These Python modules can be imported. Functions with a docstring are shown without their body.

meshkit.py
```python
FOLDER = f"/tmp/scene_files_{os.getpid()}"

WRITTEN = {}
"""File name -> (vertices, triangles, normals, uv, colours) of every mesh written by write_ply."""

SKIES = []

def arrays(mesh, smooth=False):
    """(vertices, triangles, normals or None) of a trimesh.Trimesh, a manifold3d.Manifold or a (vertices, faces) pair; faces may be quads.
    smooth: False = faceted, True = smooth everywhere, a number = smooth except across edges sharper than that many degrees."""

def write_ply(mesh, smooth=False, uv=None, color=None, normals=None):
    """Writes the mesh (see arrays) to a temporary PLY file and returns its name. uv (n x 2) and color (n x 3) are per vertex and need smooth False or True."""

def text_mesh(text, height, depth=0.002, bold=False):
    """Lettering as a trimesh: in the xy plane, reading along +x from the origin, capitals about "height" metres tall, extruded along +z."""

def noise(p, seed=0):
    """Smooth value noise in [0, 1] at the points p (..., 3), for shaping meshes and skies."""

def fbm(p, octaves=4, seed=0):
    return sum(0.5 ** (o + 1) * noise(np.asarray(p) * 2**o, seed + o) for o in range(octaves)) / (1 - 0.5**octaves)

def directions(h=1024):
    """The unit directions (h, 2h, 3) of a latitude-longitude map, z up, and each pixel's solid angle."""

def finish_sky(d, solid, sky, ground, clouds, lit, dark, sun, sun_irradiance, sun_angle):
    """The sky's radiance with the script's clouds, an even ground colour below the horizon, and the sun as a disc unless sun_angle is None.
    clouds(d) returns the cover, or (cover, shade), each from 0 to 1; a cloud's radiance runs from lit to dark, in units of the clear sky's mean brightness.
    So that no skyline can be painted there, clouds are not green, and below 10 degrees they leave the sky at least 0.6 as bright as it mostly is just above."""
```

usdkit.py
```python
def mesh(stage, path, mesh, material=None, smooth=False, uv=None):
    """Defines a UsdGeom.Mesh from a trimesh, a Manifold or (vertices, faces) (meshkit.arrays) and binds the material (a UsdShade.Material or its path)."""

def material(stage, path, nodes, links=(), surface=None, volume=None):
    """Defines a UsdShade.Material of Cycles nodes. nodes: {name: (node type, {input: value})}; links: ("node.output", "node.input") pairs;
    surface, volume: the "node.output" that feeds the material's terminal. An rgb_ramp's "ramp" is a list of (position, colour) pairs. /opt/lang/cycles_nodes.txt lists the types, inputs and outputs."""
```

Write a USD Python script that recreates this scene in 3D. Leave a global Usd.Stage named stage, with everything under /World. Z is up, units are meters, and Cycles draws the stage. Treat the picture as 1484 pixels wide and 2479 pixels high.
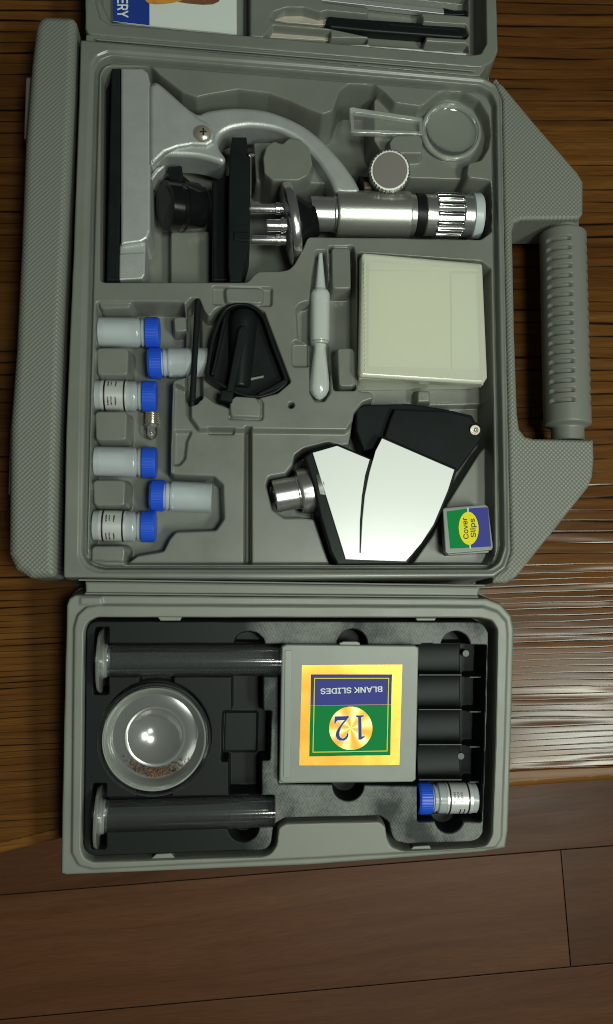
import math, random
import numpy as np, trimesh, shapely, usdkit, meshkit
from shapely.geometry import Polygon, Point
from scipy import ndimage
from pxr import Usd, UsdGeom, UsdLux, UsdShade, Gf, Sdf

random.seed(7); RNG = np.random.default_rng(7)
stage = Usd.Stage.CreateInMemory()
UsdGeom.SetStageUpAxis(stage, UsdGeom.Tokens.z); UsdGeom.SetStageMetersPerUnit(stage, 1.0)
UsdGeom.Xform.Define(stage, '/World'); UsdGeom.Scope.Define(stage, '/World/Looks')

# ------------------------------------------------------------------ camera, light, exposure
U = 0.00026                      # metres per plan unit
F_, W_, H_ = 2147.0, 1484.0, 2479.0   # focal length and picture size in plan units
HC = 2130.0                      # camera height above the case rim
zc = np.array([math.tan(math.radians(4.7)), math.tan(math.radians(6.9)), 1.0]); zc /= np.linalg.norm(zc)
yc = np.array([0.0, 1, 0]) - zc * zc[1]; yc /= np.linalg.norm(yc)
xc = np.cross(yc, zc)
CAM = np.array([0, 0, HC])
R_ = np.stack([xc, yc, zc])      # camera vector -> world vector
FWD = R_ @ np.array([0, 0, -1.0])
cam = UsdGeom.Camera.Define(stage, '/World/camera')
M = Gf.Matrix4d(1.0)
for i in range(3):
    M.SetRow(i, Gf.Vec4d(*[float(R_[j][i]) for j in range(3)], 0))
M.SetRow(3, Gf.Vec4d(0, 0, HC * U, 1))
cam.AddTransformOp().Set(M)
cam.CreateHorizontalApertureAttr(36.0 * W_ / F_); cam.CreateVerticalApertureAttr(36.0 * H_ / F_)
cam.CreateFocalLengthAttr(36.0); cam.CreateClippingRangeAttr(Gf.Vec2f(0.01, 100))
cam.CreateExposureAttr(-0.18)

def disk_light(name, pos, target, radius, power, col):
    l = UsdLux.DiskLight.Define(stage, '/World/' + name)
    l.CreateRadiusAttr(radius); l.CreateNormalizeAttr(True)
    l.CreateIntensityAttr(power); l.CreateColorAttr(Gf.Vec3f(*col))
    p, t = np.array(pos, float), np.array(target, float)
    z = (p - t) / np.linalg.norm(p - t); x = np.cross([0, 1, 0], z); x /= np.linalg.norm(x); y = np.cross(z, x)
    m = Gf.Matrix4d(1.0)
    for i, a in enumerate((x, y, z)):
        m.SetRow(i, Gf.Vec4d(*map(float, a), 0))
    m.SetRow(3, Gf.Vec4d(*map(float, p), 1))
    l.AddTransformOp().Set(m)
LC = (0.92, 1.0, 0.87)
LAMP = np.array([0.28, -0.08, 1.17])          # ceiling lamp: one large shade and a cluster of nine spots
disk_light('ceiling_lamp', LAMP, (0.1, 0.0, 0), 0.13, 2.0, LC)
for q, (dx, dy) in enumerate([(-1, -.6), (0, -1), (1, -.6), (-1.1, .3), (-.2, 0), (.8, .3), (-.6, 1.1), (.4, 1), (1.3, 1.1)]):
    disk_light(f'ceiling_spot_{q:03d}', LAMP + np.array([0.45 + dx * 0.062, -0.20 + dy * 0.062, 0]), (0.1, 0.0, 0), 0.017, 0.20, LC)
disk_light('room_lamp', (0.84, -0.52, 1.25), (0.1, -0.15, 0), 0.12, 2.1, (0.95, 1.0, 0.86))
disk_light('far_room_lamp', (0.38, -0.82, 1.30), (0.1, -0.35, 0), 0.18, 0.9, (0.95, 1.0, 0.87))
dome = UsdLux.DomeLight.Define(stage, '/World/room_ambience')
dome.CreateIntensityAttr(0.009); dome.CreateColorAttr(Gf.Vec3f(0.85, 0.95, 0.90))

# ------------------------------------------------------------------ helpers
class Frame:
    def __init__(s, o, ex, ey):
        s.o = np.array(o, float); s.ex = np.array(ex, float) / np.linalg.norm(ex)
        ey = np.array(ey, float); ey = ey - s.ex * (ey @ s.ex); s.ey = ey / np.linalg.norm(ey); s.n = np.cross(s.ex, s.ey)
    def w(s, st, z):                                  # local plan points + heights -> world
        st = np.asarray(st, float); z = np.broadcast_to(np.asarray(z, float), st.shape[:-1])
        return s.o + st[..., :1] * s.ex + st[..., 1:2] * s.ey + z[..., None] * s.n
WF = Frame((0, 0, 0), (1, 0, 0), (0, 1, 0))
def at(u, v, z=0.0, F=WF):
    """plan point (local s, t) seen at picture position u, v on the plane at height z of frame F"""
    u, v = np.asarray(u, float), np.asarray(v, float)
    d = np.stack([(u - W_ / 2) / F_, -(v - H_ / 2) / F_, -np.ones_like(u)], -1) @ R_.T
    k = (z - (CAM - F.o) @ F.n) / (d @ F.n)
    p = CAM + d * k[..., None] - F.o
    return np.stack([p @ F.ex, p @ F.ey], -1)
def P(pts, z=0.0, F=WF):
    a = np.array(pts, float); return at(a[:, 0], a[:, 1], z, F)
def P3(u, v, z, F=WF):
    return F.w(at(u, v, z, F), z)
def kscale(p):
    return float((np.asarray(p) - CAM) @ FWD) / F_
def poly(pts, z=0.0, F=WF, r=0.0):
    g = Polygon(P(pts, z, F)).buffer(0)
    if r: g = g.buffer(-r).buffer(2 * r, quad_segs=6).buffer(-r, quad_segs=6)
    return g if g.geom_type == 'Polygon' else max(g.geoms, key=lambda q: q.area)
def chaikin(pts, n=1):
    p = np.array(pts, float)
    for _ in range(n):
        q = np.roll(p, -1, 0); p = np.stack([0.8 * p + 0.2 * q, 0.2 * p + 0.8 * q], 1).reshape(-1, 2)
    return [tuple(a) for a in p]
def circle(u, v, r, n=40):
    return [(u + r * math.cos(a), v + r * math.sin(a)) for a in np.linspace(0, 2 * math.pi, n, endpoint=False)]

_names = {}
def uniq(parent, name):
    k = (parent, name); n = _names.get(k, -1) + 1; _names[k] = n
    return f'{parent}/{name}' + (f'_{n:03d}' if n else '')
ORIG = {}
def tag(prim, label=None, cat=None, group=None, kind=None):
    for k, v in (('label', label), ('category', cat), ('group', group), ('kind', kind)):
        if v: prim.SetCustomDataByKey(k, v)
    return prim
def thing(name, base, label, cat, group=None, kind=None, mat4=None):
    path = uniq('/World', name); x = UsdGeom.Xform.Define(stage, path)
    m = Gf.Matrix4d(1.0)
    if mat4 is not None:
        for i in range(4): m.SetRow(i, Gf.Vec4d(*map(float, mat4[i])))
    else:
        m.SetTranslate(Gf.Vec3d(*(float(c) * U for c in base)))
    x.AddTransformOp().Set(m)
    ORIG[path] = np.zeros(3) if mat4 is not None else np.array(base, float)
    tag(x.GetPrim(), label, cat, group, kind)
    return path
def obj(name, mesh, mat, parent, smooth=38, label=None, uv=None):
    """one Mesh prim (plan units in, metres out) as a child of parent (a path)"""
    path = uniq(parent, name); o = ORIG[parent]
    ORIG[path] = o
    if isinstance(mesh, list): mesh = trimesh.util.concatenate(mesh)
    if isinstance(mesh, tuple): v, f = mesh
    else: v, f = mesh.vertices, mesh.faces
    m = usdkit.mesh(stage, path, ((np.asarray(v) - o) * U, np.asarray(f)), mat, smooth=smooth)
    m.CreateDoubleSidedAttr(True)
    if label: m.GetPrim().SetCustomDataByKey('label', label)
    return path

def rings_of(g, step):
    for ring in [g.exterior] + list(g.interiors):
        ring = ring.segmentize(step); c = np.array(ring.coords)[:-1]
        yield c
def cap(g):
    v, f = trimesh.creation.triangulate_polygon(g, engine='earcut'); return np.asarray(v), np.asarray(f)
def solid(g, z0, z1, bevel=0.0, F=WF, seg=4, taper=0.0, step=12.0, bottom=True):
    """polygon g (local plan) standing from z0 to z1 with a rounded top edge; taper widens it downwards"""
    g = shapely.geometry.polygon.orient(g, 1.0)
    prof = [(taper, z0)] if taper else [(0.0, z0)]
    if bevel:
        for a in np.linspace(0, math.pi / 2, seg + 1):
            prof.append((-bevel * (1 - math.cos(a)), z1 - bevel + bevel * math.sin(a)))
    else: prof.append((0.0, z1))
    vs, fs, n0 = [], [], 0
    top_rings, bot_rings = [], []
    for c in rings_of(g, step):
        d1 = c - np.roll(c, 1, 0); d2 = np.roll(c, -1, 0) - c
        d1 /= np.maximum(np.linalg.norm(d1, axis=1, keepdims=True), 1e-9); d2 /= np.maximum(np.linalg.norm(d2, axis=1, keepdims=True), 1e-9)
        nn = np.stack([(d1 + d2)[:, 1], -(d1 + d2)[:, 0]], 1); ln = np.linalg.norm(nn, axis=1, keepdims=True)
        nn = nn / np.maximum(ln, 1e-6); nn *= np.minimum(1.0 / np.maximum(np.abs(ln / 2), 0.4), 2.0)
        N = len(c); k = len(prof)
        lay = [F.w(c + nn * off, z) for off, z in prof]
        top_rings.append(c + nn * prof[-1][0]); bot_rings.append(c + nn * prof[0][0])
        vs += lay
        for q in range(k - 1):
            a = n0 + q * N + np.arange(N); b = n0 + q * N + (np.arange(N) + 1) % N
            fs += [np.stack([a, b, b + N], 1), np.stack([a, b + N, a + N], 1)]
        n0 += k * N
    for rr, z, flip in ((top_rings, prof[-1][1], False), (bot_rings, z0, True)):
        if flip and not bottom: continue
        gg = Polygon(rr[0], rr[1:])
        if not gg.is_valid: gg = gg.buffer(0)
        for q in getattr(gg, 'geoms', [gg]):
            v, f = cap(q); v3 = F.w(v, z); f = f[:, ::-1] if flip else f
            vs.append(v3); fs.append(f + n0); n0 += len(v3)
    m = trimesh.Trimesh(np.vstack(vs), np.vstack(fs), process=False); m.merge_vertices(digits_vertex=3)
    return m
def prism(pts, z0, z1, bevel=0.0, F=WF, r=0.0, taper=0.0, trace=None, step=12.0, seg=4):
    return solid(poly(pts, z1 if trace is None else trace, F, r), z0, z1, bevel, F, seg, taper, step)
def sheet(g, z, F=WF):
    v, f = cap(g); return trimesh.Trimesh(F.w(v, z), f, process=False)
def lathe_world(p0, p1, prof, n=48, k=None, ridges=None):
    """prof: (distance along p0->p1 as a fraction, radius in picture units), revolved; ridges: (count, depth)"""
    p0, p1 = np.array(p0, float), np.array(p1, float); ax = p1 - p0; L = np.linalg.norm(ax); ax /= L
    k = k or kscale((p0 + p1) / 2)
    a = np.cross(ax, [0, 0, 1.0]); a = a if np.linalg.norm(a) > 0.1 else np.cross(ax, [0, 1.0, 0]); a /= np.linalg.norm(a); b = np.cross(ax, a)
    th = np.linspace(0, 2 * math.pi, n, endpoint=False)
    vs, fs = [], []
    for t, r in prof:
        rr = np.full(n, max(r, 0.02) * k)
        if ridges: rr = rr * (1 + ridges[1] * np.sign(np.sin(th * ridges[0])) * (r > 1))
        vs.append(p0 + ax * L * t + rr[:, None] * (np.cos(th)[:, None] * a + np.sin(th)[:, None] * b))
    for q in range(len(prof) - 1):
        i = q * n + np.arange(n); j = q * n + (np.arange(n) + 1) % n
        fs += [np.stack([i, j, j + n], 1), np.stack([i, j + n, i + n], 1)]
    m = trimesh.Trimesh(np.vstack(vs), np.vstack(fs), process=False); m.fix_normals(); return m
def lathe(a, b, prof, n=48, F=WF, ridges=None):
    return lathe_world(P3(*a, F), P3(*b, F), prof, n, None, ridges)
def dome_mesh(u, v, z, r, h, F=WF, n=36, m=8):
    """a round cap of height h and radius r (picture units) on the plane z"""
    c = P3(u, v, z, F); k = kscale(c)
    prof = [(0, r)] + [(math.sin(t) , r * math.cos(t)) for t in np.linspace(0, math.pi / 2, m)[1:]]
    return lathe_world(c, c + F.n * h, prof, n, k)
def tube(pts, r, n=10):
    """round bar along world points"""
    pts = np.array(pts, float); out = []
    for a, b in zip(pts[:-1], pts[1:]):
        out.append(lathe_world(a, b, [(0, 0), (0, r), (1, r), (1, 0)], n, 1.0))
    for a in pts:
        s = trimesh.creation.icosphere(subdivisions=1, radius=r); s.apply_translation(a); out.append(s)
    return trimesh.util.concatenate(out)

class Field:
    """a moulded plastic sheet: heights on a fine plan grid, sunk and raised by traced outlines"""
    def __init__(s, F, outline_pts, z=0.0, step=2.2, r=0, margin=10):
        s.F = F; s.out = poly(outline_pts, z, F, r); s.step = step
        x0, y0, x1, y1 = s.out.bounds
        s.xs = np.arange(x0 - margin, x1 + margin, step); s.ys = np.arange(y0 - margin, y1 + margin, step)
        s.X, s.Y = np.meshgrid(s.xs, s.ys); s.H = np.full(s.X.shape, float(z))
    def sd(s, g, pad):
        x0, y0, x1, y1 = g.bounds
        i0, i1 = np.searchsorted(s.xs, [x0 - pad, x1 + pad]); j0, j1 = np.searchsorted(s.ys, [y0 - pad, y1 + pad])
        sl = (slice(j0, j1), slice(i0, i1)); X, Y = s.X[sl], s.Y[sl]
        shapely.prepare(g); inside = shapely.contains_xy(g, X, Y)
        d = shapely.distance(g.boundary, shapely.points(X, Y))
        return sl, np.where(inside, d, -d)
    @staticmethod
    def ss(x): x = np.clip(x, 0, 1); return x * x * (3 - 2 * x)
    def sink(s, pts, z, draft=10, trace=None, r=6, zt=None):
        zt = trace if trace is not None else 0.0
        g = poly(pts, zt, s.F, r); sl, d = s.sd(g, 2); draft = draft * 0.62
        t = np.clip(d / draft, 0, 1); h = np.where(d > 0, s.H[sl] + (z - s.H[sl]) * s.ss(t), 1e9)
        s.H[sl] = np.minimum(s.H[sl], h); return s
    def set(s, pts, z, draft=10, trace=None, r=6):
        g = poly(pts, z if trace is None else trace, s.F, r); sl, d = s.sd(g, 2)
        t = s.ss(np.clip(d / draft, 0, 1)); s.H[sl] = np.where(d > 0, s.H[sl] + (z - s.H[sl]) * t, s.H[sl]); return s
    def rise(s, pts, z, draft=10, r=6):
        draft = draft * 0.7; g = poly(pts, z, s.F, r); sl, d = s.sd(g, draft + 2)
        t = s.ss(1 + np.clip(d / draft, -1, 0)); s.H[sl] = np.maximum(s.H[sl], s.H[sl] + (z - s.H[sl]) * t); return s
    def mesh(s, zb=None, soft=1.0, edge=5.0, holes=()):
        H = ndimage.gaussian_filter(s.H, soft) if soft else s.H
        sl, d = s.sd(s.out, 1e4)
        full = np.full(s.H.shape, -1e3); full[sl] = d
        if zb is not None:
            t = np.clip(-full / edge, 0, 1); rnd = np.clip(1 - full / 6.0, 0, 1)
            H = H - 3.0 * rnd ** 2
            H = np.where(full < 0, H + (zb - H) * s.ss(t), H)
        keep = full > -(edge + 2 * s.step) if zb is not None else full > -s.step
        v = s.F.w(np.stack([s.X, s.Y], -1), H).reshape(-1, 3)
        ny, nx = H.shape; idx = np.arange(ny * nx).reshape(ny, nx)
        q = np.stack([idx[:-1, :-1], idx[:-1, 1:], idx[1:, 1:], idx[1:, :-1]], -1).reshape(-1, 4)
        kk = keep.reshape(-1); q = q[kk[q].all(1)]
        f = np.vstack([q[:, [0, 1, 2]], q[:, [0, 2, 3]]])
        used, inv = np.unique(f, return_inverse=True)
        return v[used], inv.reshape(f.shape)

# ------------------------------------------------------------------ materials
def mat(name, nodes, links=(), surface='p.BSDF', volume=None):
    return usdkit.material(stage, '/World/Looks/' + name, nodes, links, surface=surface, volume=volume)
def plain(name, col, rough=0.45, metal=0.0, bump=0.0, scale=900.0, var=0.0, spec=0.5, coat=0.0):
    nodes = {'p': ('principled_bsdf', {'base_color': col, 'roughness': rough, 'metallic': metal, 'specular_ior_level': spec, 'coat_weight': coat, 'coat_roughness': 0.1}),
             'g': ('geometry', {})}
    links = []
    if bump or var:
        nodes['n'] = ('noise_texture', {'scale': scale, 'detail': 3.0}); links.append(('g.position', 'n.vector'))
    if bump:
        nodes['b'] = ('bump', {'strength': bump, 'distance': 0.0004}); links += [('n.fac', 'b.height'), ('b.normal', 'p.normal')]
    if var:
        nodes['n2'] = ('noise_texture', {'scale': scale * 0.07, 'detail': 4.0}); links.append(('g.position', 'n2.vector'))
        nodes['r'] = ('rgb_ramp', {'ramp': [(0.3, tuple(c * (1 - var) for c in col)), (0.7, tuple(min(1, c * (1 + var)) for c in col))]})
        links += [('n2.fac', 'r.fac'), ('r.color', 'p.base_color')]
    return mat(name, nodes, links)
GREY = (0.162, 0.174, 0.151)
def dotted(name, col, pitch, depth):
    k = math.pi / (pitch * U)
    return mat(name, {'g': ('geometry', {}), 's': ('separate_xyz', {}),
        'a1': ('math', {'math_type': 'multiply', 'value2': 1.0}), 'a2': ('math', {'math_type': 'multiply', 'value2': 1.0}),
        'm1': ('math', {'math_type': 'multiply', 'value2': k}), 'm2': ('math', {'math_type': 'multiply', 'value2': k}),
        's1': ('math', {'math_type': 'sine'}), 's2': ('math', {'math_type': 'sine'}), 'mm': ('math', {'math_type': 'multiply'}),
        'b': ('bump', {'strength': 0.38, 'distance': depth}),
        'r': ('rgb_ramp', {'ramp': [(0.0, tuple(c * 0.93 for c in col)), (1.0, col)]}), 'mr': ('map_range', {'from_min': -1.0, 'from_max': 1.0}),
        'p': ('principled_bsdf', {'base_color': col, 'roughness': 0.5})},
        [('g.position', 's.vector'), ('s.x', 'a1.value1'), ('s.y', 'a2.value1'),
         ('a1.value', 'm1.value1'), ('a2.value', 'm2.value1'), ('m1.value', 's1.value1'), ('m2.value', 's2.value1'),
         ('s1.value', 'mm.value1'), ('s2.value', 'mm.value2'), ('mm.value', 'b.height'), ('b.normal', 'p.normal'),
         ('mm.value', 'mr.value'), ('mr.result', 'r.fac'), ('r.color', 'p.base_color')])
def clear(name, tint, gloss_col=(1, 1, 1), rough=0.04, milky=0.0, milk=(0.7, 0.75, 0.75), lift=0.0):
    """see-through plastic: clear pane mixed with gloss by fresnel, and a little milkiness"""
    nodes = {'f': ('fresnel', {'IOR': 1.5}), 'mr': ('map_range', {'from_min': 0.0, 'from_max': 1.0, 'to_min': lift, 'to_max': 1.0}),
             't': ('transparent_bsdf', {'color': tint}), 'gl': ('glossy_bsdf', {'color': gloss_col, 'roughness': rough}),
             'd': ('diffuse_bsdf', {'color': milk}), 'tl': ('translucent_bsdf', {'color': milk}), 'dt': ('mix_closure', {'fac': 0.28}),
             'm0': ('mix_closure', {'fac': milky}), 'm': ('mix_closure', {})}
    return mat(name, nodes, [('f.fac', 'mr.value'), ('mr.result', 'm.fac'), ('d.BSDF', 'dt.closure1'), ('tl.BSDF', 'dt.closure2'),
               ('t.BSDF', 'm0.closure1'), ('dt.closure', 'm0.closure2'), ('m0.closure', 'm.closure1'), ('gl.BSDF', 'm.closure2')], surface='m.closure')

def worn(name, col, rough, spec=0.6):
    """moulded plastic: uneven sheen, faint clouding, a few pale scuffs and dark specks"""
    return mat(name, {'g': ('geometry', {}), 'n': ('noise_texture', {'scale': 1400.0, 'detail': 3.0}), 'b': ('bump', {'strength': 0.08, 'distance': 0.0004}),
        'c': ('noise_texture', {'scale': 22.0, 'detail': 5.0, 'roughness': 0.6}), 'cr': ('rgb_ramp', {'ramp': [(0.3, tuple(x * 0.92 for x in col)), (0.7, tuple(x * 1.07 for x in col))]}),
        'mp': ('mapping', {'rotation': (0, 0, 0.6), 'scale': (900.0, 90.0, 300.0)}), 'sc': ('noise_texture', {'scale': 1.0, 'detail': 2.0}), 'sm': ('map_range', {'from_min': 0.735, 'from_max': 0.80, 'to_min': 0.0, 'to_max': 0.5, 'clamp': True}),
        'sp': ('noise_texture', {'scale': 420.0, 'detail': 1.0}), 'sq': ('map_range', {'from_min': 0.82, 'from_max': 0.87, 'to_min': 0.0, 'to_max': 0.55, 'clamp': True}),
        'm1': ('mix', {'mix_type': 'mix', 'color2': tuple(min(1, x * 1.7) for x in col)}), 'm2': ('mix', {'mix_type': 'mix', 'color2': tuple(x * 0.4 for x in col)}),
        'rr': ('map_range', {'from_min': 0.3, 'from_max': 0.7, 'to_min': rough - 0.06, 'to_max': rough + 0.09}),
        'p': ('principled_bsdf', {'roughness': rough, 'specular_ior_level': spec})},
        [('g.position', 'n.vector'), ('n.fac', 'b.height'), ('b.normal', 'p.normal'), ('g.position', 'c.vector'), ('c.fac', 'cr.fac'), ('g.position', 'mp.vector'), ('mp.vector', 'sc.vector'),
         ('sc.fac', 'sm.value'), ('g.position', 'sp.vector'), ('sp.fac', 'sq.value'), ('cr.color', 'm1.color1'), ('sm.result', 'm1.fac'), ('m1.color', 'm2.color1'), ('sq.result', 'm2.fac'),
         ('m2.color', 'p.base_color'), ('c.fac', 'rr.value'), ('rr.result', 'p.roughness')])
M_case = worn('case_plastic', GREY, 0.31)
M_caselid = worn('lid_plastic', (0.176, 0.189, 0.164), 0.42, 0.5)
M_dots = dotted('pebbled_plastic', (0.167, 0.180, 0.156), 5.6, 0.0005)
M_grip = plain('grip_plastic', (0.160, 0.167, 0.146), 0.42, bump=0.08, scale=1200)
M_black = plain('black_plastic', (0.008, 0.011, 0.011), 0.36, bump=0.12, scale=1500, spec=0.16)
M_blackmatt = plain('matt_black_plastic', (0.009, 0.0125, 0.013), 0.5, bump=0.2, scale=1100, var=0.15, spec=0.10)
M_blackgloss = plain('glossy_black', (0.006, 0.007, 0.007), 0.15)
M_silver = plain('silver_hammer_paint', (0.46, 0.485, 0.475), 0.42, metal=0.5, bump=0.35, scale=1500, var=0.06)
M_satin = plain('satin_metal', (0.55, 0.57, 0.53), 0.30, metal=0.85, bump=0.2, scale=1800)
M_chrome = plain('chrome', (0.82, 0.83, 0.82), 0.09, metal=1.0)
M_chrome3 = plain('turret_chrome', (0.93, 0.94, 0.93), 0.17, metal=0.95)
M_chrome2 = plain('worn_chrome', (0.74, 0.75, 0.73), 0.25, metal=0.9, bump=0.05)
M_screw = plain('nickel_screw', (0.62, 0.55, 0.46), 0.25, metal=0.7)
M_brass = plain('bulb_metal', (0.60, 0.57, 0.47), 0.22, metal=0.85)
M_knobface = plain('knob_face', (0.17, 0.155, 0.145), 0.55, metal=0.0, bump=0.1, spec=0.1)
M_plate = plain('bright_silver_plate', (0.93, 0.955, 0.945), 0.22, metal=0.12, spec=0.8)
M_blue = plain('blue_cap', (0.015, 0.085, 0.62), 0.35, bump=0.08)
M_vial = clear('vial_plastic', (0.94, 0.97, 0.98), rough=0.2, milky=0.52, milk=(0.88, 0.97, 1.0), lift=0.02)
M_dropper = clear('dropper_plastic', (0.96, 0.98, 0.97), rough=0.18, milky=0.58, milk=(0.95, 1.0, 0.96), lift=0.02)
M_clear = clear('clear_plastic', (0.97, 0.98, 0.98), rough=0.10, milky=0.022, milk=(0.7, 0.75, 0.77), lift=0.01)
M_glass = clear('lens_plastic', (0.98, 0.99, 0.98), rough=0.04, milky=0.07, milk=(0.8, 0.82, 0.78), lift=0.01)
M_edge = clear('clear_edge', (0.94, 0.96, 0.94), rough=0.12, milky=0.30, milk=(0.80, 0.85, 0.79), lift=0.06)
M_cream = plain('cream_box_plastic', (0.52, 0.55, 0.405), 0.36, bump=0.06, var=0.10, scale=260)
M_creamedge = plain('cream_box_edge', (0.56, 0.58, 0.46), 0.36, bump=0.06)
M_frost = clear('frosted_lid', (0.80, 0.83, 0.80), rough=0.25, milky=0.50, milk=(0.42, 0.46, 0.42), lift=0.05)
M_frostbase = plain('frosted_box', (0.19, 0.21, 0.19), 0.40, bump=0.08)
M_foil = plain('silver_foil', (0.88, 0.90, 0.89), 0.26, metal=0.55)
M_ink = plain('ink', (0.012, 0.012, 0.014), 0.5)
M_white = plain('white_print', (0.70, 0.74, 0.72), 0.5, spec=0.2)
M_page = plain('booklet_white', (0.62, 0.68, 0.64), 0.5)
M_bluep = plain('blue_print', (0.016, 0.045, 0.26), 0.5, spec=0.2)
M_bluep2 = plain('indigo_print', (0.048, 0.055, 0.27), 0.5, spec=0.08)
M_green = plain('green_print', (0.0, 0.21, 0.048), 0.5, spec=0.08)
M_yellow = plain('yellow_print', (0.78, 0.70, 0.015), 0.5, spec=0.1)
M_blade = plain('scalpel_blade', (0.52, 0.47, 0.40), 0.35, metal=0.3)
M_orange = plain('print_orange', (0.55, 0.25, 0.04), 0.45, var=0.4, scale=900)
M_brownp = plain('print_brown', (0.16, 0.07, 0.03), 0.45, var=0.5, scale=900)
M_residue = plain('dried_eggs', (0.125, 0.060, 0.028), 0.6, var=0.6, scale=2500)

def gold_material():
    c = P3(852, 1763, 0.0); 
    return mat('gold_foil', {'g': ('geometry', {}), 'n': ('noise_texture', {'scale': 18.0, 'detail': 2.0, 'distortion': 0.8}),
        'r': ('rgb_ramp', {'ramp': [(0.30, (0.62, 0.27, 0.015)), (0.55, (0.75, 0.42, 0.06)), (0.75, (0.86, 0.66, 0.25))]}),
        'p': ('principled_bsdf', {'roughness': 0.30, 'metallic': 0.55})},
        [('g.position', 'n.vector'), ('n.fac', 'r.fac'), ('r.color', 'p.base_color')])
M_gold = gold_material()
def gold_disc_material():
    c = P3(849, 1763, 8.5, LF) * U
    return mat('gold_disc_foil', {'g': ('geometry', {}), 'o': ('vector_math', {'math_type': 'subtract', 'vector2': tuple(c)}), 's': ('separate_xyz', {}),
        'a': ('math', {'math_type': 'arctan2'}), 'k': ('math', {'math_type': 'multiply', 'value2': 6.0}), 'si': ('math', {'math_type': 'sine'}), 'mr': ('map_range', {'from_min': -1.0, 'from_max': 1.0}),
        'r': ('rgb_ramp', {'ramp': [(0.0, (0.58, 0.27, 0.02)), (0.6, (0.74, 0.44, 0.08)), (1.0, (0.86, 0.68, 0.30))]}),
        'p': ('principled_bsdf', {'roughness': 0.32, 'metallic': 0.5})},
        [('g.position', 'o.vector1'), ('o.vector', 's.vector'), ('s.y', 'a.value1'), ('s.x', 'a.value2'), ('a.value', 'k.value1'), ('k.value', 'si.value1'), ('si.value', 'mr.value'),
         ('mr.result', 'r.fac'), ('r.color', 'p.base_color')])

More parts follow.
